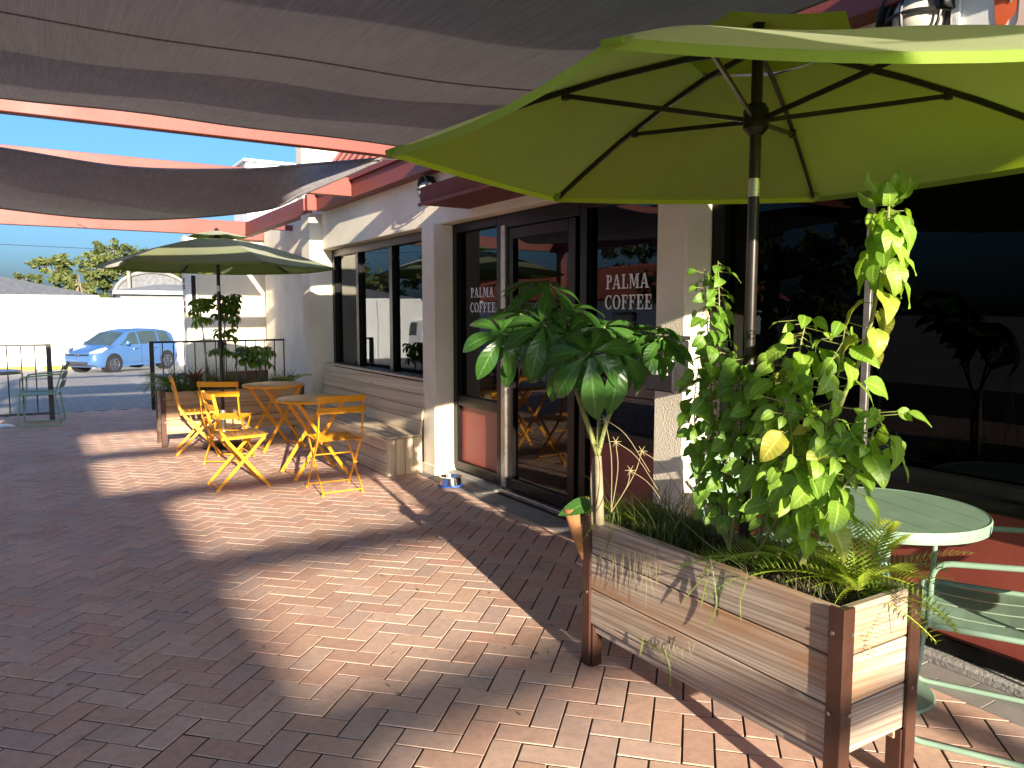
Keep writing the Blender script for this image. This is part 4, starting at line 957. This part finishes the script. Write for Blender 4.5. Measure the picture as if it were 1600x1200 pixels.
# ================================================================ WOODEN PLANTERS
def planter(label, x0, x1, y0, y1, zb, zt, m, long_axis, nboard=3, seed=0, post_m='brown_metal'):
    t = thing('planter_box', label, 'planter', ((x0+x1)/2, (y0+y1)/2, 0)); bh = (zt-zb)/nboard; th = .028
    Lx, Ly = x1-x0, y1-y0; cx, cy = (x0+x1)/2, (y0+y1)/2
    for k in range(nboard):
        z = zb+bh*(k+.5)
        plank('side_board', m, t, (x0+th/2, cy, z), Ly-.005, bh-.006, th, 'y'); plank('side_board', m, t, (x1-th/2, cy, z), Ly-.005, bh-.006, th, 'y')
        plank('end_board', m, t, (cx, y0+th/2+.004, z), Lx-2*th-.004, bh-.006, th, 'x'); plank('end_board', m, t, (cx, y1-th/2-.004, z), Lx-2*th-.004, bh-.006, th, 'x')
    if long_axis == 'y': plank('bottom_rail', m, t, (x0+.035, cy, zb-.022), Ly-.04, .03, .04, 'y'); plank('bottom_rail', m, t, (x1-.035, cy, zb-.022), Ly-.04, .03, .04, 'y')
    for (px, sx) in ((x0,-1),(x1,1)):
        for (py, sy) in ((y0,-1),(y1,1)):
            a = .052; tk = .012   # angle post wrapped round the corner
            ex, ey = px+sx*tk, py+sy*tk
            po = MB(); po.add(*[(lambda A: (A, [(0,1,2,3,4,5)[::-1],(6,7,8,9,10,11)]+[(i,(i+1)%6,6+(i+1)%6,6+i) for i in range(6)]))([(u,v,zz) for zz in (0, zt+.004) for u, v in ((ex,ey),(ex-sx*a,ey),(ex-sx*a,py),(px,py),(px,ey-sy*a),(ex,ey-sy*a))])][0])
            p_ = po.build('corner_post', post_m, t, bevel=.002)
            MB().box(min(px,px-sx*.05)+.001, max(px,px-sx*.05)-.001, min(py,py-sy*.05)+.001, max(py,py-sy*.05)-.001, .001, zb-.001).build('foot', post_m, t)
            for zz in (zt-.075, zb+.14):
                MB().tube([(px-sx*.025, ey, zz),(px-sx*.025, ey+sy*.004, zz)], .006, 8).build('screw', 'alu', p_)
                MB().tube([(ex, py-sy*.025, zz),(ex+sx*.004, py-sy*.025, zz)], .006, 8).build('screw', 'alu', p_)
    # soil
    b = MB(); rnd = random.Random(seed); nx, ny = 10, 26; vs = []; fs = []
    for j in range(ny+1):
        for i in range(nx+1): vs.append((x0+th+.001+(Lx-2*th-.002)*i/nx, y0+th+.006+(Ly-2*th-.012)*j/ny, zt-.045+rnd.gauss(0,.010)))
    for j in range(ny):
        for i in range(nx): q = j*(nx+1)+i; fs.append((q,q+1,q+nx+2,q+nx+1))
    so_ = b.add(vs, fs).build('soil', 'soil', t, 'all'); tag(so_, kind='stuff')
    MB().box(x0+th+.001, x1-th-.001, y0+th+.006, y1-th-.006, zb+.005, zb+.03).build('bottom_board', m, t)
    return t
planter('big weathered grey wood planter with brown corner posts in the right foreground', 1.945, 2.315, 1.315, 2.53, .185, .645, 'weathered', 'y', 3, 3)
planter('honey coloured wood planter behind the yellow chairs', 1.17, 2.75, 9.22, 9.62, .14, .62, 'cedar', 'x', 3, 4, 'brown_metal')

# ================================================================ MINT AND SAGE FURNITURE
def armchair(label, loc, facing, m, group=None):
    t = thing('metal_armchair', label, 'armchair', loc, facing-R(90), group); W = .25; r = .0105
    def bend(pts, n=5, rad=.05):
        out = [Vector(pts[0])]
        for a, b, c in zip(pts, pts[1:], pts[2:]):
            a, b, c = Vector(a), Vector(b), Vector(c); p = b+(a-b).normalized()*rad; q = b+(c-b).normalized()*rad
            for k in range(n+1): s_ = k/n; out.append(p.lerp(b, s_).lerp(b.lerp(q, s_), s_))
        return out+[Vector(pts[-1])]
    for s_ in (1,-1):
        x = s_*W
        MB().tube(bend([(x*.96,.20,.425),(x*1.02,.24,.012),(x*1.02,-.25,.012),(x*.96,-.20,.425)]), r, 10).build('sled_leg', m, t, True, world=False)
        MB().tube(bend([(x*1.02,.19,.43),(x*1.06,.185,.655),(x*1.02,-.27,.69)], rad=.06), r, 10).build('armrest', m, t, True, world=False)
        MB().tube([(x*.93,-.20,.43),(x*.93,-.26,.62),(x*.90,-.315,.83)], r*.9, 8).build('back_upright', m, t, True, world=False)
    MB().tube(bend([(-W,-.21,.43),(-W,.225,.432),(W,.225,.432),(W,-.21,.43),(-W,-.21,.43)], rad=.06), r, 10).build('seat_frame', m, t, True, world=False)
    for k in range(4):
        x = -.18+.12*k; vs = []; fs = []
        for i in range(7):
            y = -.20+.42*i/6; z = .437-.014*math.sin(i/6*math.pi)
            for dx in (-.053,.053): vs += [(x+dx,y,z),(x+dx,y,z-.004)]
        for i in range(6): q = 4*i; fs += [(q,q+4,q+6,q+2),(q+1,q+3,q+7,q+5),(q,q+1,q+5,q+4),(q+2,q+6,q+7,q+3)]
        fs += [(0,2,3,1),(24,25,27,26)]
        MB().add(vs, fs).build('seat_slat', m, t, world=False)
    for k in range(3):
        z = .55+.115*k; vs = []; fs = []
        for i in range(9):
            u = -1+i/4; x = u*.245; yb = -.24-.075*(z-.43)/.4*2.2*.5-.03*(1-u*u)
            for dz in (-.05,.05):
                zz = z+dz*(1-.25*u*u if k != 2 else 1-.45*u*u); vs += [(x,yb-dz*.3,zz),(x,yb-.004-dz*.3,zz)]
        for i in range(8): q = 4*i; fs += [(q,q+4,q+6,q+2),(q+1,q+3,q+7,q+5),(q,q+1,q+5,q+4),(q+2,q+6,q+7,q+3)]
        fs += [(0,2,3,1),(32,33,35,34)]
        MB().add(vs, fs).build('back_slat', m, t, world=False)
    return t
def round_table(label, loc, rz, r, m):
    t = thing('round_table', label, 'table', loc, rz)
    n = 5; wdt = 2*r/n
    for k in range(n):     # top of parallel slats cut to a circle
        x0, x1 = -r+wdt*k+.0012, -r+wdt*(k+1)-.0012; pts = []
        for i in range(13): x = x0+(x1-x0)*i/12; pts.append((x, math.sqrt(max(0, r*r-x*x)), .724))
        for i in range(13): x = x1+(x0-x1)*i/12; pts.append((x, -math.sqrt(max(0, r*r-x*x)), .724))
        P = [pts[0]]
        for p in pts[1:]:
            if (Vector(p)-Vector(P[-1])).length > 1e-4: P.append(p)
        if (Vector(P[0])-Vector(P[-1])).length < 1e-4: P.pop()
        MB().poly(P, (0,0,.016)).build('top_slat', m, t, world=False)
    MB().lathe([(r-.004,.700),(r+.006,.700),(r+.008,.735),(r+.004,.742),(r,.741),(r-.002,.72)], (0,0,0), 48).build('rim', m, t, True, world=False)
    MB().tube([(0,0,.02),(0,0,.72)], .03, 14).build('column', m, t, True, world=False)
    MB().lathe([(0,.0),(.205,.0),(.212,.006),(.205,.014),(.05,.022),(.035,.05)], (0,0,0), 40).build('base', m, t, True, world=False)
    for k in range(3): a = R(30+120*k); MB().bar((0,0,.705),(r*.8*math.cos(a),r*.8*math.sin(a),.705),(0,0,1),.02,.03).build('support_arm', m, t, world=False)
    return t
round_table('round mint green slatted table behind the near planter', (2.79,1.73,0), R(-18), .355, 'mint')
armchair('mint green metal armchair cut off by the right edge of the photo', (2.87,1.36,0), R(118), 'mint', 'mint armchairs by the mint table')
armchair('mint green metal armchair half hidden behind the leafy plants', (2.80,2.22,0), R(-82), 'mint', 'mint armchairs by the mint table')
armchair('sage green metal armchair by the left railing', (.04,12.02,0), R(172), 'sage')
round_table('small pale round table at the left edge by the sage armchair', (-.48,12.02,0), R(10), .33, 'alu')

# ================================================================ PLANTS
def leaf_mesh(name, L, W, m, nl=7, fold=.25, bend=.35, tip=1.4, wav=0, base_w=.35, heart=0):
    b = MB(); b.uv = []; vs = []; fs = []
    for i in range(nl+1):
        f = i/nl; w_ = W/2*(math.sin(math.pi*min(1, f**(.62)))**.9)*(1 if f < 1 else 0)+.0005
        a = bend*f*1.2; y = L*(math.sin(a)/max(bend*1.2,1e-3)) if bend else L*f; z = -L*(1-math.cos(a))/max(bend*1.2,1e-3) if bend else 0
        for u in (-1,-.5,0,.5,1):
            yy = y - heart*L*abs(u)**2*(1-f)**2
            vs.append((u*w_, yy, z+fold*abs(u)*w_*(1-.3*abs(u))+wav*W*math.sin(f*9+u*2)*abs(u))); b.uv.append((u*.5, f))
    for i in range(nl):
        for j in range(4): q = i*5+j; fs.append((q,q+1,q+6,q+5))
    b.add(vs, fs); return b.mesh(name, m, 'all')
def place(name, me, parent, pos, direction, up=(0,0,1), s=1, roll=0):
    d = Vector(direction).normalized(); u = Vector(up); x = d.cross(u)
    if x.length < 1e-3: x = d.orthogonal()
    x.normalize(); z = x.cross(d)
    m = Matrix((x, d, z)).transposed().to_4x4(); m = Matrix.Translation(Vector(pos)-wloc(parent)) @ m @ Matrix.Rotation(roll, 4, 'Y') @ Matrix.Diagonal((s,s,s,1))
    return put(name, me, parent, m)
rnd = random.Random(21)
TOCAM = -FW
SUNV = -SUN
basil = [leaf_mesh('leaf', .112, .074, 'leaf_basil', fold=.3, bend=b_, wav=w2_, heart=.12) for b_, w2_ in ((.5,.03),(.9,.05),(1.2,.04),(.3,.06))]
basil_y = [leaf_mesh('leaf', .115, .078, 'leaf_yellow', fold=.4, bend=b_, wav=.07, heart=.12) for b_ in (.6,1.1)]
small = [leaf_mesh('leaf', .06, .045, 'leaf_small', fold=.3, bend=b_, wav=.04, heart=.1) for b_ in (.4,.8,1.1)]
def leafy(t, stem, r0, meshes, n, t0=.1, spread=.03, size=(.6,1.1), droop=.2, stem_m='stem', pet=.03):
    pts = spline(stem, 24)
    MB().tube(pts, [r0*(1-.7*k/24) for k in range(25)], 6).build('stem', stem_m, t, True)
    ang = rnd.uniform(0, 6.28)
    for k in range(n):
        f = t0+(1-t0)*(k+.5)/n; i = min(23, int(f*24)); p = pts[i].lerp(pts[i+1], f*24-i); ang += 1.57+rnd.uniform(-.5,.5) if k % 2 else 3.14
        d = Vector((math.cos(ang), math.sin(ang), rnd.uniform(-.5,.5)-droop)); s_ = rnd.uniform(*size)*(1-.35*max(0, f-.8)/.2)
        q = p+d.normalized()*pet*rnd.uniform(.4,1.6)
        if pet > .02: MB().tube([p, q], .0016, 4).build('petiole', stem_m, t)
        place('leaf', rnd.choice(meshes) if rnd.random() > .025 or meshes is not basil else rnd.choice(basil_y), t, q, d+Vector((0,0,-droop-.25)), Vector((0,0,.55))+SUNV*rnd.uniform(.2,1.1)+d*.2, s_, rnd.uniform(-.5,.5))
# --- tall leafy stems in the near planter
pl = thing('leafy_herb', 'bushy bright green herb with broad soft leaves in the near planter', 'plant', (2.12,1.75,.6))
roots = [(at(1215,870,2.5)), (at(1250,880,2.42)), (at(1180,870,2.58))]
stems = [
 ([roots[0], at(1225,760,2.47), at(1240,640,2.46), at(1250,545,2.46), at(1262,495,2.46)], 26),
 ([roots[0], at(1255,770,2.38), at(1290,670,2.34), at(1310,580,2.33), at(1322,500,2.33)], 26),
 ([roots[1], at(1300,790,2.32), at(1345,720,2.27), at(1368,665,2.25), at(1375,640,2.25)], 20),
 ([roots[1], at(1280,790,2.38), at(1300,735,2.34), at(1310,690,2.32), at(1300,640,2.32)], 20),
 ([roots[2], at(1200,760,2.55), at(1210,660,2.54), at(1225,600,2.52), at(1235,560,2.50)], 22),
 ([roots[2], at(1230,780,2.42), at(1240,720,2.40), at(1235,660,2.38), at(1225,620,2.38)], 18),
 ([roots[1], at(1260,800,2.45), at(1275,745,2.5), at(1285,700,2.52), at(1290,640,2.54)], 16)]
for s_, n in stems: leafy(pl, s_, .006, basil, int(n*2.0), .14, .04, (.38,.98), .22, 'stem', .058)
tall = thing('tall_herb_stem', 'single tall herb stem with drooping yellow edged leaves, highest in the planter', 'plant', (2.2,1.6,.6))
ts = [at(1255,880,2.45), at(1285,720,2.38), at(1318,620,2.33), at(1350,545,2.30), at(1372,450,2.28), at(1386,360,2.27), at(1390,290,2.27)]
pts = spline(ts, 40); MB().tube(pts, [.009*(1-.6*k/40) for k in range(41)], 8).build('stem', 'stem', tall, True)
for k in range(44):
    f = .70+.30*k/43; i = min(39, int(f*40)); p = pts[i]; a = k*2.4; top = f > .93
    d = Vector((math.cos(a), math.sin(a), .7 if top else -1.1-rnd.random())); q = p+Vector((math.cos(a), math.sin(a), 0))*rnd.uniform(.012,.07)
    MB().tube([p, q], .0015, 4).build('petiole', 'stem', tall)
    place('leaf', rnd.choice(basil), tall, q, d, (math.cos(a),math.sin(a),.6), rnd.uniform(.5,1.0) if not top else rnd.uniform(.5,.9), rnd.uniform(-.4,.4))
for k in range(7):
    f = .50+.20*k/6; p = pts[int(f*40)]; a = k*2.1; d = Vector((math.cos(a), math.sin(a), -.9)); q = p+Vector((math.cos(a), math.sin(a), .1))*.035
    MB().tube([p, q], .0015, 4).build('petiole', 'stem', tall)
    place('leaf', rnd.choice(basil_y), tall, q, d, (math.cos(a),math.sin(a),.6), rnd.uniform(.6,1.0), rnd.uniform(-.5,.5))
sm = thing('small_leaved_shrub', 'small leaved shrub with upright leafy top before the cream column', 'plant', (2.1,2.0,.6))
r0 = at(1140,860,2.68)
for s_, n in (([r0, at(1118,740,2.70), at(1112,620,2.72), at(1106,520,2.74), at(1100,420,2.75)], 60),
              ([r0, at(1130,760,2.66), at(1150,660,2.64), at(1155,600,2.63), at(1160,560,2.62)], 44),
              ([r0, at(1110,780,2.72), at(1090,700,2.74), at(1085,630,2.75), at(1092,570,2.76)], 40),
              ([r0, at(1150,790,2.6), at(1175,700,2.57), at(1185,630,2.56), at(1180,580,2.56)], 40),
              ([r0, at(1130,720,2.70), at(1125,560,2.74), at(1124,480,2.75), at(1122,408,2.75)], 44)):
    leafy(sm, s_, .005, small, int(n*1.2), .16, .03, (.55,1.35), .2, 'stem', .028)
# --- money tree with palmate leaves
leaflet = [leaf_mesh('leaflet_shape', L_, L_*.34, 'leaf_dark', nl=8, fold=.22, bend=b_, wav=.015) for L_, b_ in ((.25,.7),(.22,.9),(.20,.5))]
def palmate_mesh(L, droop, seed, m='leaf_dark', nlf=7):
    r_ = random.Random(seed); b = MB(); b.uv = []; nl = 8
    for k in range(nlf):
        az = R(-150+300*k/(nlf-1)); ll = L*(1-.28*abs(k-(nlf-1)/2)/((nlf-1)/2))*r_.uniform(.92,1.06); W = ll*.36; o = len(b.v); vs = []; fs = []
        dr = droop*r_.uniform(.8,1.25)
        for i in range(nl+1):
            f = i/nl; w_ = W/2*math.sin(math.pi*f**1.25)**.9+.001 if 0 < f < 1 else .001
            a = dr*f; rad = .02+ll*math.sin(a)/dr; z = -ll*(1-math.cos(a))/dr-.06*rad
            for u in (-1,-.5,0,.5,1):
                lx = u*w_; zz = z+.22*abs(u)*w_
                vs.append((rad*math.sin(az)+lx*math.cos(az), rad*math.cos(az)-lx*math.sin(az), zz)); b.uv.append((u*.5, f))
        for i in range(nl):
            for j in range(4): q = i*5+j; fs.append((q,q+1,q+6,q+5))
        b.add(vs, fs)
    return b.mesh('palmate_leaf', m, 'all')
palm = [palmate_mesh(.25, d_, i) for i, d_ in enumerate((.8,1.1,1.35,.6))]
mt = thing('money_tree', 'young money tree with large glossy palmate leaves before the door', 'plant', (2.12,2.38,.6))
tb_ = at(937,800,3.08); fk = at(934,712,3.06)
MB().tube(spline([tb_-Vector((0,0,.05)), at(936,760,3.07), fk], 10), [.019-.0004*k for k in range(11)], 10).build('trunk', 'stem_pale', mt, True)
MB().tube(spline([at(928,800,3.1)-Vector((0,0,.05)), at(926,755,3.1), at(930,715,3.08)], 8), .011, 8).build('trunk', 'stem_pale', mt, True)
brs = [([fk, at(918,665,3.04), at(900,612,3.0)], .011), ([fk, at(948,660,3.04), at(966,622,3.0)], .010), ([at(934,700,3.06), at(936,650,3.1), at(930,590,3.1)], .009), ([fk, at(915,650,3.1), at(880,560,3.15)], .009)]
for p_, r_ in brs: MB().tube(spline(p_, 10), [r_*(1-.04*k) for k in range(11)], 8).build('branch', 'stem', mt, True)
hubs = [ # photo pixel of the leaf centre, depth, branch, tilt towards camera, scale, mesh
 (921,551,2.86,0,.75,1.02,2),(964,545,2.90,1,.6,.98,2),(886,520,2.98,0,.7,.85,1),(850,508,3.02,3,.5,.85,1),(1005,525,3.05,1,.45,.8,1),(1035,528,3.0,1,.45,.62,0),
 (895,482,3.1,2,.3,.9,1),(860,450,3.15,3,.25,.85,0),(812,490,3.12,3,.5,.85,1),(785,522,3.05,3,.65,.8,2),(945,510,3.12,2,.45,.85,1),(835,492,3.2,3,.4,.85,1),
 (975,522,3.15,1,.45,.75,1),(905,500,3.2,2,.3,.8,1),(810,540,3.1,3,.7,.7,2),(875,560,3.1,0,.6,.7,2),(1010,540,3.1,1,.6,.7,2),(838,440,3.2,3,.15,.7,0)]
for (px,py,t_,bi,tilt,s_,mi) in hubs:
    c = at(px,py,t_); st = brs[bi][0][-1]
    MB().tube(spline([st, st.lerp(c,.5)+Vector((0,0,.04)), c], 8), .0035, 6).build('leaf_stalk', 'stem', mt, True)
    nrm = (Vector((0,0,1))*(1-tilt)+TOCAM*tilt+Vector((rnd.uniform(-.2,.2),rnd.uniform(-.2,.2),0))).normalized()
    out = (c-st); out.z -= .15+.6*tilt; out = (out-nrm*out.dot(nrm)).normalized()
    place('palmate_leaf', palm[mi], mt, c, out, nrm, s_, 0)
# --- cycads and grasses
def frond_mesh(L, n, pin, m, arch=.9, wdt=.009, seed=0):
    r_ = random.Random(seed); b = MB(); b.uv = []
    def P(f): a = arch*f; return Vector((0, L*math.sin(a)/arch, -L*(1-math.cos(a))/arch))
    for k in range(12):
        p, q = P(k/12), P((k+1)/12); w_ = .003*(1-.6*k/12)
        o = [(-w_,p.y,p.z),(w_,p.y,p.z),(w_,q.y,q.z),(-w_,q.y,q.z)]; b.add(o, [(0,1,2,3)]); b.uv += [(0,.5)]*4
    for k in range(n):
        f = .12+.88*k/(n-1); p = P(f); ll = pin*(math.sin(math.pi*(.15+.8*f)))**.7*r_.uniform(.9,1.05)
        for s_ in (-1,1):
            d = Vector((s_*math.cos(.55), math.sin(.55)+.15*f, .35*(1-f)+.1)).normalized(); sd = d.cross(Vector((0,0,1))).normalized()
            w2 = wdt/2; m1 = p+d*ll*.45-Vector((0,0,.0)); e = p+d*ll-Vector((0,0,ll*.12))
            b.add([p-sd*w2*.4, p+sd*w2*.4, m1+sd*w2, e, m1-sd*w2], [(0,1,2,4),(4,2,3)]); b.uv += [(.1,0),(.1,0),(.3,.5),(.2,1),(.3,.5)]
    return b.mesh('frond', m, False)
fr = [frond_mesh(L_, 17, .085, 'leaf_fern', a_, .007, i) for i, (L_, a_) in enumerate(((.34,.9),(.28,1.2),(.38,.7)))]
frl = [frond_mesh(L_, 17, .08, 'leaf_lime', a_, .007, i+7) for i, (L_, a_) in enumerate(((.34,.6),(.27,1.0)))]
def cycad(t, c, n, meshes, el=(.1,1.0), s=(.8,1.1), az0=0, az1=6.28):
    for k in range(n):
        a = az0+(az1-az0)*(k+rnd.uniform(.2,.8))/n; e = rnd.uniform(*el); d = Vector((math.cos(a)*math.cos(e), math.sin(a)*math.cos(e), math.sin(e)))
        place('frond', rnd.choice(meshes), t, Vector(c)+d*.015, d, (0,0,1), rnd.uniform(*s), rnd.uniform(-.4,.4))
cy1 = thing('cycad', 'dark fern like cycad arching over middle of the near planter', 'plant', (2.15,1.68,.61)); cycad(cy1, (2.13,1.72,.61), 18, fr, (.25,1.0), (.9,1.2))
cy2 = thing('cycad', 'yellow green cycad spilling over the near right planter corner', 'plant', (2.2,1.42,.61)); cycad(cy2, (2.19,1.44,.61), 34, frl+frl+fr[1:2], (.05,1.25), (.75,1.2))
cy3 = thing('cycad', 'small cycad at the far left end of the near planter', 'plant', (2.06,2.50,.61)); cycad(cy3, (2.06,2.46,.62), 9, fr[1:2]+frl[1:], (.2,.9), (.6,.85))
def grass(name, label, boxes, parent=None, m='grass'):
    b = MB(); b.uv = []
    for (x0,x1,y0,y1,z,n,hmin,hmax,lean,wdt) in boxes:
        for _ in range(n):
            p = Vector((rnd.uniform(x0,x1), rnd.uniform(y0,y1), z)); hgt = rnd.uniform(hmin,hmax); a = rnd.uniform(0,6.28); ln = rnd.uniform(.3,1)*lean
            d = Vector((math.cos(a), math.sin(a), 0)); s_ = d.cross(Vector((0,0,1)))*wdt/2; vs = []; fs = []
            for i in range(6):
                f = i/5; q = p+Vector((0,0,hgt*(f-.38*f*f*ln)))+d*hgt*ln*f*f; vs += [q-s_*(1-f*.92), q+s_*(1-f*.92)]; b.uv += [(-.3,f),(.3,f)]
            for i in range(5): fs.append((2*i,2*i+1,2*i+3,2*i+2))
            b.add(vs, fs)
    return b.build(name, m, parent)
g1 = grass('grass_tuft', '', [(1.98,2.28,2.05,2.50,.59,460,.10,.33,1.1,.004),(1.99,2.28,1.4,2.05,.59,200,.06,.16,1.2,.004)]); tag(g1, 'wispy grass growing in the near planter soil', 'grass', kind='stuff')
g1b = grass('dry_grass', '', [(2.0,2.28,1.40,2.5,.585,220,.05,.20,1.2,.003)], m='grass_dry'); tag(g1b, 'dry straw coloured grass in the near planter', 'grass', kind='stuff')
wd = thing('trailing_weed', 'long thin weeds hanging over the front boards of the near planter', 'weed', (1.93,2.2,.64))
def blade(pts, m, w_=.004):
    pts = spline(pts, 14); b = MB(); b.uv = []; vs = []; fs = []
    for i, p in enumerate(pts):
        d = (pts[min(14,i+1)]-pts[max(0,i-1)]).normalized(); s_ = d.cross(FW).normalized()*w_/2*max(.15, math.sin(math.pi*(.15+.8*i/14))); vs += [p-s_, p+s_]; b.uv += [(-.2,i/14),(.2,i/14)]
    for i in range(14): fs.append((2*i,2*i+1,2*i+3,2*i+2))
    b.add(vs, fs).build('blade', m, wd)
def fp(px, py, x=1.925):     # point of the planter's front face plane seen at a photo pixel
    d = FW+RT*(px-800)/1200-UPV*(py-600)/1200; return cam.location+d*(x/d.x)
blade([fp(1050,800,2.05), fp(1100,845,1.93), fp(1150,880,1.92), fp(1168,893,1.92)], 'grass')
for q in ([(1110,866),(1095,905),(1075,930),(1062,950)],[(1110,866),(1105,905),(1098,935),(1096,950)],[(1110,870),(1118,920),(1119,950),(1108,975),(1100,985)],[(1168,893),(1163,920),(1157,940),(1158,972)],
          [(960,800),(950,850),(940,868),(930,880)],[(985,990),(1010,1005),(1040,1022),(1060,1040)],[(1036,1008),(1045,1035),(1048,1060),(1046,1078)],[(1005,995),(1002,1015),(998,1028)]):
    blade([fp(x_, y_) for x_, y_ in q], 'grass', .006)
for k in range(26):
    x_ = rnd.uniform(955,1030); y_ = rnd.uniform(848,870); L_ = rnd.uniform(25,85); blade([fp(x_,y_), fp(x_+rnd.uniform(-6,6),y_+L_*.5), fp(x_+rnd.uniform(-14,10),y_+L_)], 'grass_dry', .0018)
for k in range(10): x_ = rnd.uniform(1040,1100); y_ = rnd.uniform(1000,1012); blade([fp(x_,y_), fp(x_+rnd.uniform(-12,6),y_+8), fp(x_+rnd.uniform(-14,4),y_+rnd.uniform(14,32))], 'grass_dry', .0018)
sd = thing('sedge', 'thin sedge stalks with starry flower heads beside the money tree', 'plant', (2.1,2.3,.62))
for (x_, y_) in ((962,690),(985,735),(1003,705),(945,655)):
    base = at(955,800,2.95); tip = at(x_,y_,2.9); MB().tube(spline([base, base.lerp(tip,.6)+RT*.015, tip], 8), .0016, 5).build('stalk', 'grass_dry', sd)
    for k in range(6):
        a = k*1.05; MB().tube([tip, tip+RT*.022*math.cos(a)+UPV*.022*math.sin(a)], [.002,.0006], 4).build('flower_spike', 'grass_dry', sd)
    MB().tube(spline([tip, tip+RT*.08-UPV*.06, tip+RT*.17-UPV*.2], 8), .0012, 4).build('bract', 'grass_dry', sd)
dl = thing('dry_leaf_sheath', 'brown curled dry leaf sheath hanging at the planter left end', 'dry leaf', at(900,800,3.28))
b = MB(); vs = []; fs = []
for i in range(9):
    f = i/8; c = at(893+17*f, 795+80*f, 3.2); r_ = .034*(1-f)**.7+.002
    for k in range(9): a = R(-100+200*k/8); vs.append(c+RT*r_*math.sin(a)+TOCAM*r_*.7*math.cos(a))
for i in range(8):
    for k in range(8): q = i*9+k; fs.append((q,q+1,q+10,q+9))
o = b.add(vs, fs).build('sheath', 'dryleaf', dl, 'all'); sdm = o.modifiers.new('solid', 'SOLIDIFY'); sdm.thickness = .003
place('leaf', leaf_mesh('leaf', .16, .07, 'leaf_dark', bend=.5), dl, at(925,785,3.17), -RT*.9-UPV*.25, TOCAM+Vector((0,0,.6)), 1)

# --- far planter planting
def ppix(px, py): 
    d = FW+RT*(px-800)/1200-UPV*(py-600)/1200; return cam.location+d*(9.42/d.y)
gf = grass('grass_clump', '', [(1.25,2.0,9.27,9.57,.57,700,.18,.46,1.0,.008),(2.0,2.7,9.27,9.57,.57,420,.14,.36,1.0,.008)], m='grass'); tag(gf, 'dense dark grass filling the far planter', 'grass', kind='stuff')
gf2 = grass('grass_clump', '', [(1.22,2.7,9.27,9.57,.57,160,.12,.36,1.1,.007)], m='leaf_pale'); tag(gf2, 'greyish blades among the far planter grass', 'grass', kind='stuff')
sp = [palmate_mesh(.20, d_, i+30, 'leaf_fern', 8) for i, d_ in enumerate((1.3,1.7))]; spp = [palmate_mesh(.20, d_, i+40, 'leaf_small', 8) for i, d_ in enumerate((1.4,1.8))]
def far_palmate(label, stem, nodes, meshes):
    t = thing('umbrella_plant', label, 'plant', tuple(stem[0]), 0, 'umbrella plants in the far planter'); pts = spline(stem, 20)
    MB().tube(pts, [.012*(1-.5*k/20) for k in range(21)], 6).build('stem', 'bark', t, True)
    for f, n, s_ in nodes:
        p = pts[int(f*20)]
        for k in range(n):
            a = k*6.28/n+rnd.uniform(-.4,.4); d = Vector((math.cos(a), math.sin(a), rnd.uniform(-.7,.6))); c = p+d*.10*s_
            MB().tube([p, c], .003, 4).build('leaf_stalk', 'stem', t); place('palmate_leaf', rnd.choice(meshes), t, c, d, (d.x*.5,d.y*.5,1), s_*rnd.uniform(.6,1.0))
far_palmate('umbrella plant with one slim bare stem, left of the far umbrella pole', [ppix(330,625), ppix(322,560), ppix(315,500), ppix(311,462)], [(.99,6,.75),(.92,5,.7),(.82,5,.75),(.72,5,.7)], spp)
far_palmate('tall umbrella plant leafing right beside the far umbrella pole', [ppix(352,625), ppix(350,560), ppix(352,500), ppix(358,462)], [(.99,7,.85),(.92,6,.8),(.82,6,.85),(.70,6,.8),(.55,6,.8),(.42,6,.85)], sp)
far_palmate('lower umbrella plant right of the far umbrella pole', [ppix(380,625), ppix(384,570), ppix(386,540)], [(.99,6,.9),(.7,5,.8)], sp)
far_palmate('short umbrella plant near the right end of the far planter', [ppix(405,625), ppix(408,570), ppix(410,545)], [(.99,6,.8),(.6,5,.8)], sp)
br = thing('bromeliad', 'red leaved bromeliad in the far planter', 'plant', tuple(ppix(305,612)))
rl = leaf_mesh('leaf', .24, .035, 'leaf_red', bend=.6, fold=.5)
for k in range(18): a = k*2.4; e = .5+.9*rnd.random(); place('leaf', rl, br, ppix(306,600), (math.cos(a)*math.cos(e), math.sin(a)*math.cos(e), math.sin(e)), (0,0,1), rnd.uniform(.8,1.2))
frb = [frond_mesh(L_, 22, .13, 'leaf_fern', a_, .009, i+20) for i, (L_, a_) in enumerate(((.42,1.1),(.36,1.5)))]
cy4 = thing('cycad', 'bushy cycad spilling over the left end of the far planter', 'plant', (1.27,9.4,.6)); cycad(cy4, (1.26,9.40,.66), 16, frb, (-.1,.9), (.8,1.1))
cy5 = thing('cycad', 'small bright cycad at the right end of the far planter', 'plant', (2.6,9.4,.6)); cycad(cy5, (2.62,9.40,.62), 11, frl+fr[:1], (.1,.9), (1.0,1.3))
# --- dry leaf litter on the paving
rl_ = random.Random(5); b = MB(); b.uv = []
for _ in range(170):
    x, y = rl_.uniform(-.5,3.1), rl_.choice([rl_.uniform(1.5,12), rl_.uniform(2,7)])
    a = rl_.uniform(0,6.28); L_ = rl_.uniform(.006,.022); d = Vector((math.cos(a), math.sin(a), 0)); e = Vector((-d.y, d.x, 0)); p = Vector((x, y, .003)); k = rl_.uniform(.15,.45)
    b.add([p-d*L_, p-e*L_*k+Vector((0,0,L_*.3)), p+d*L_+Vector((0,0,L_*.2)), p+e*L_*k+Vector((0,0,.001))], [(0,1,2,3)]); b.uv += [(0,0),(.4,.5),(0,1),(.4,.5)]
ll = b.build('leaf_litter', 'grass_dry'); tag(ll, 'tiny dry leaves scattered over the brick paving', 'leaf litter', kind='stuff')
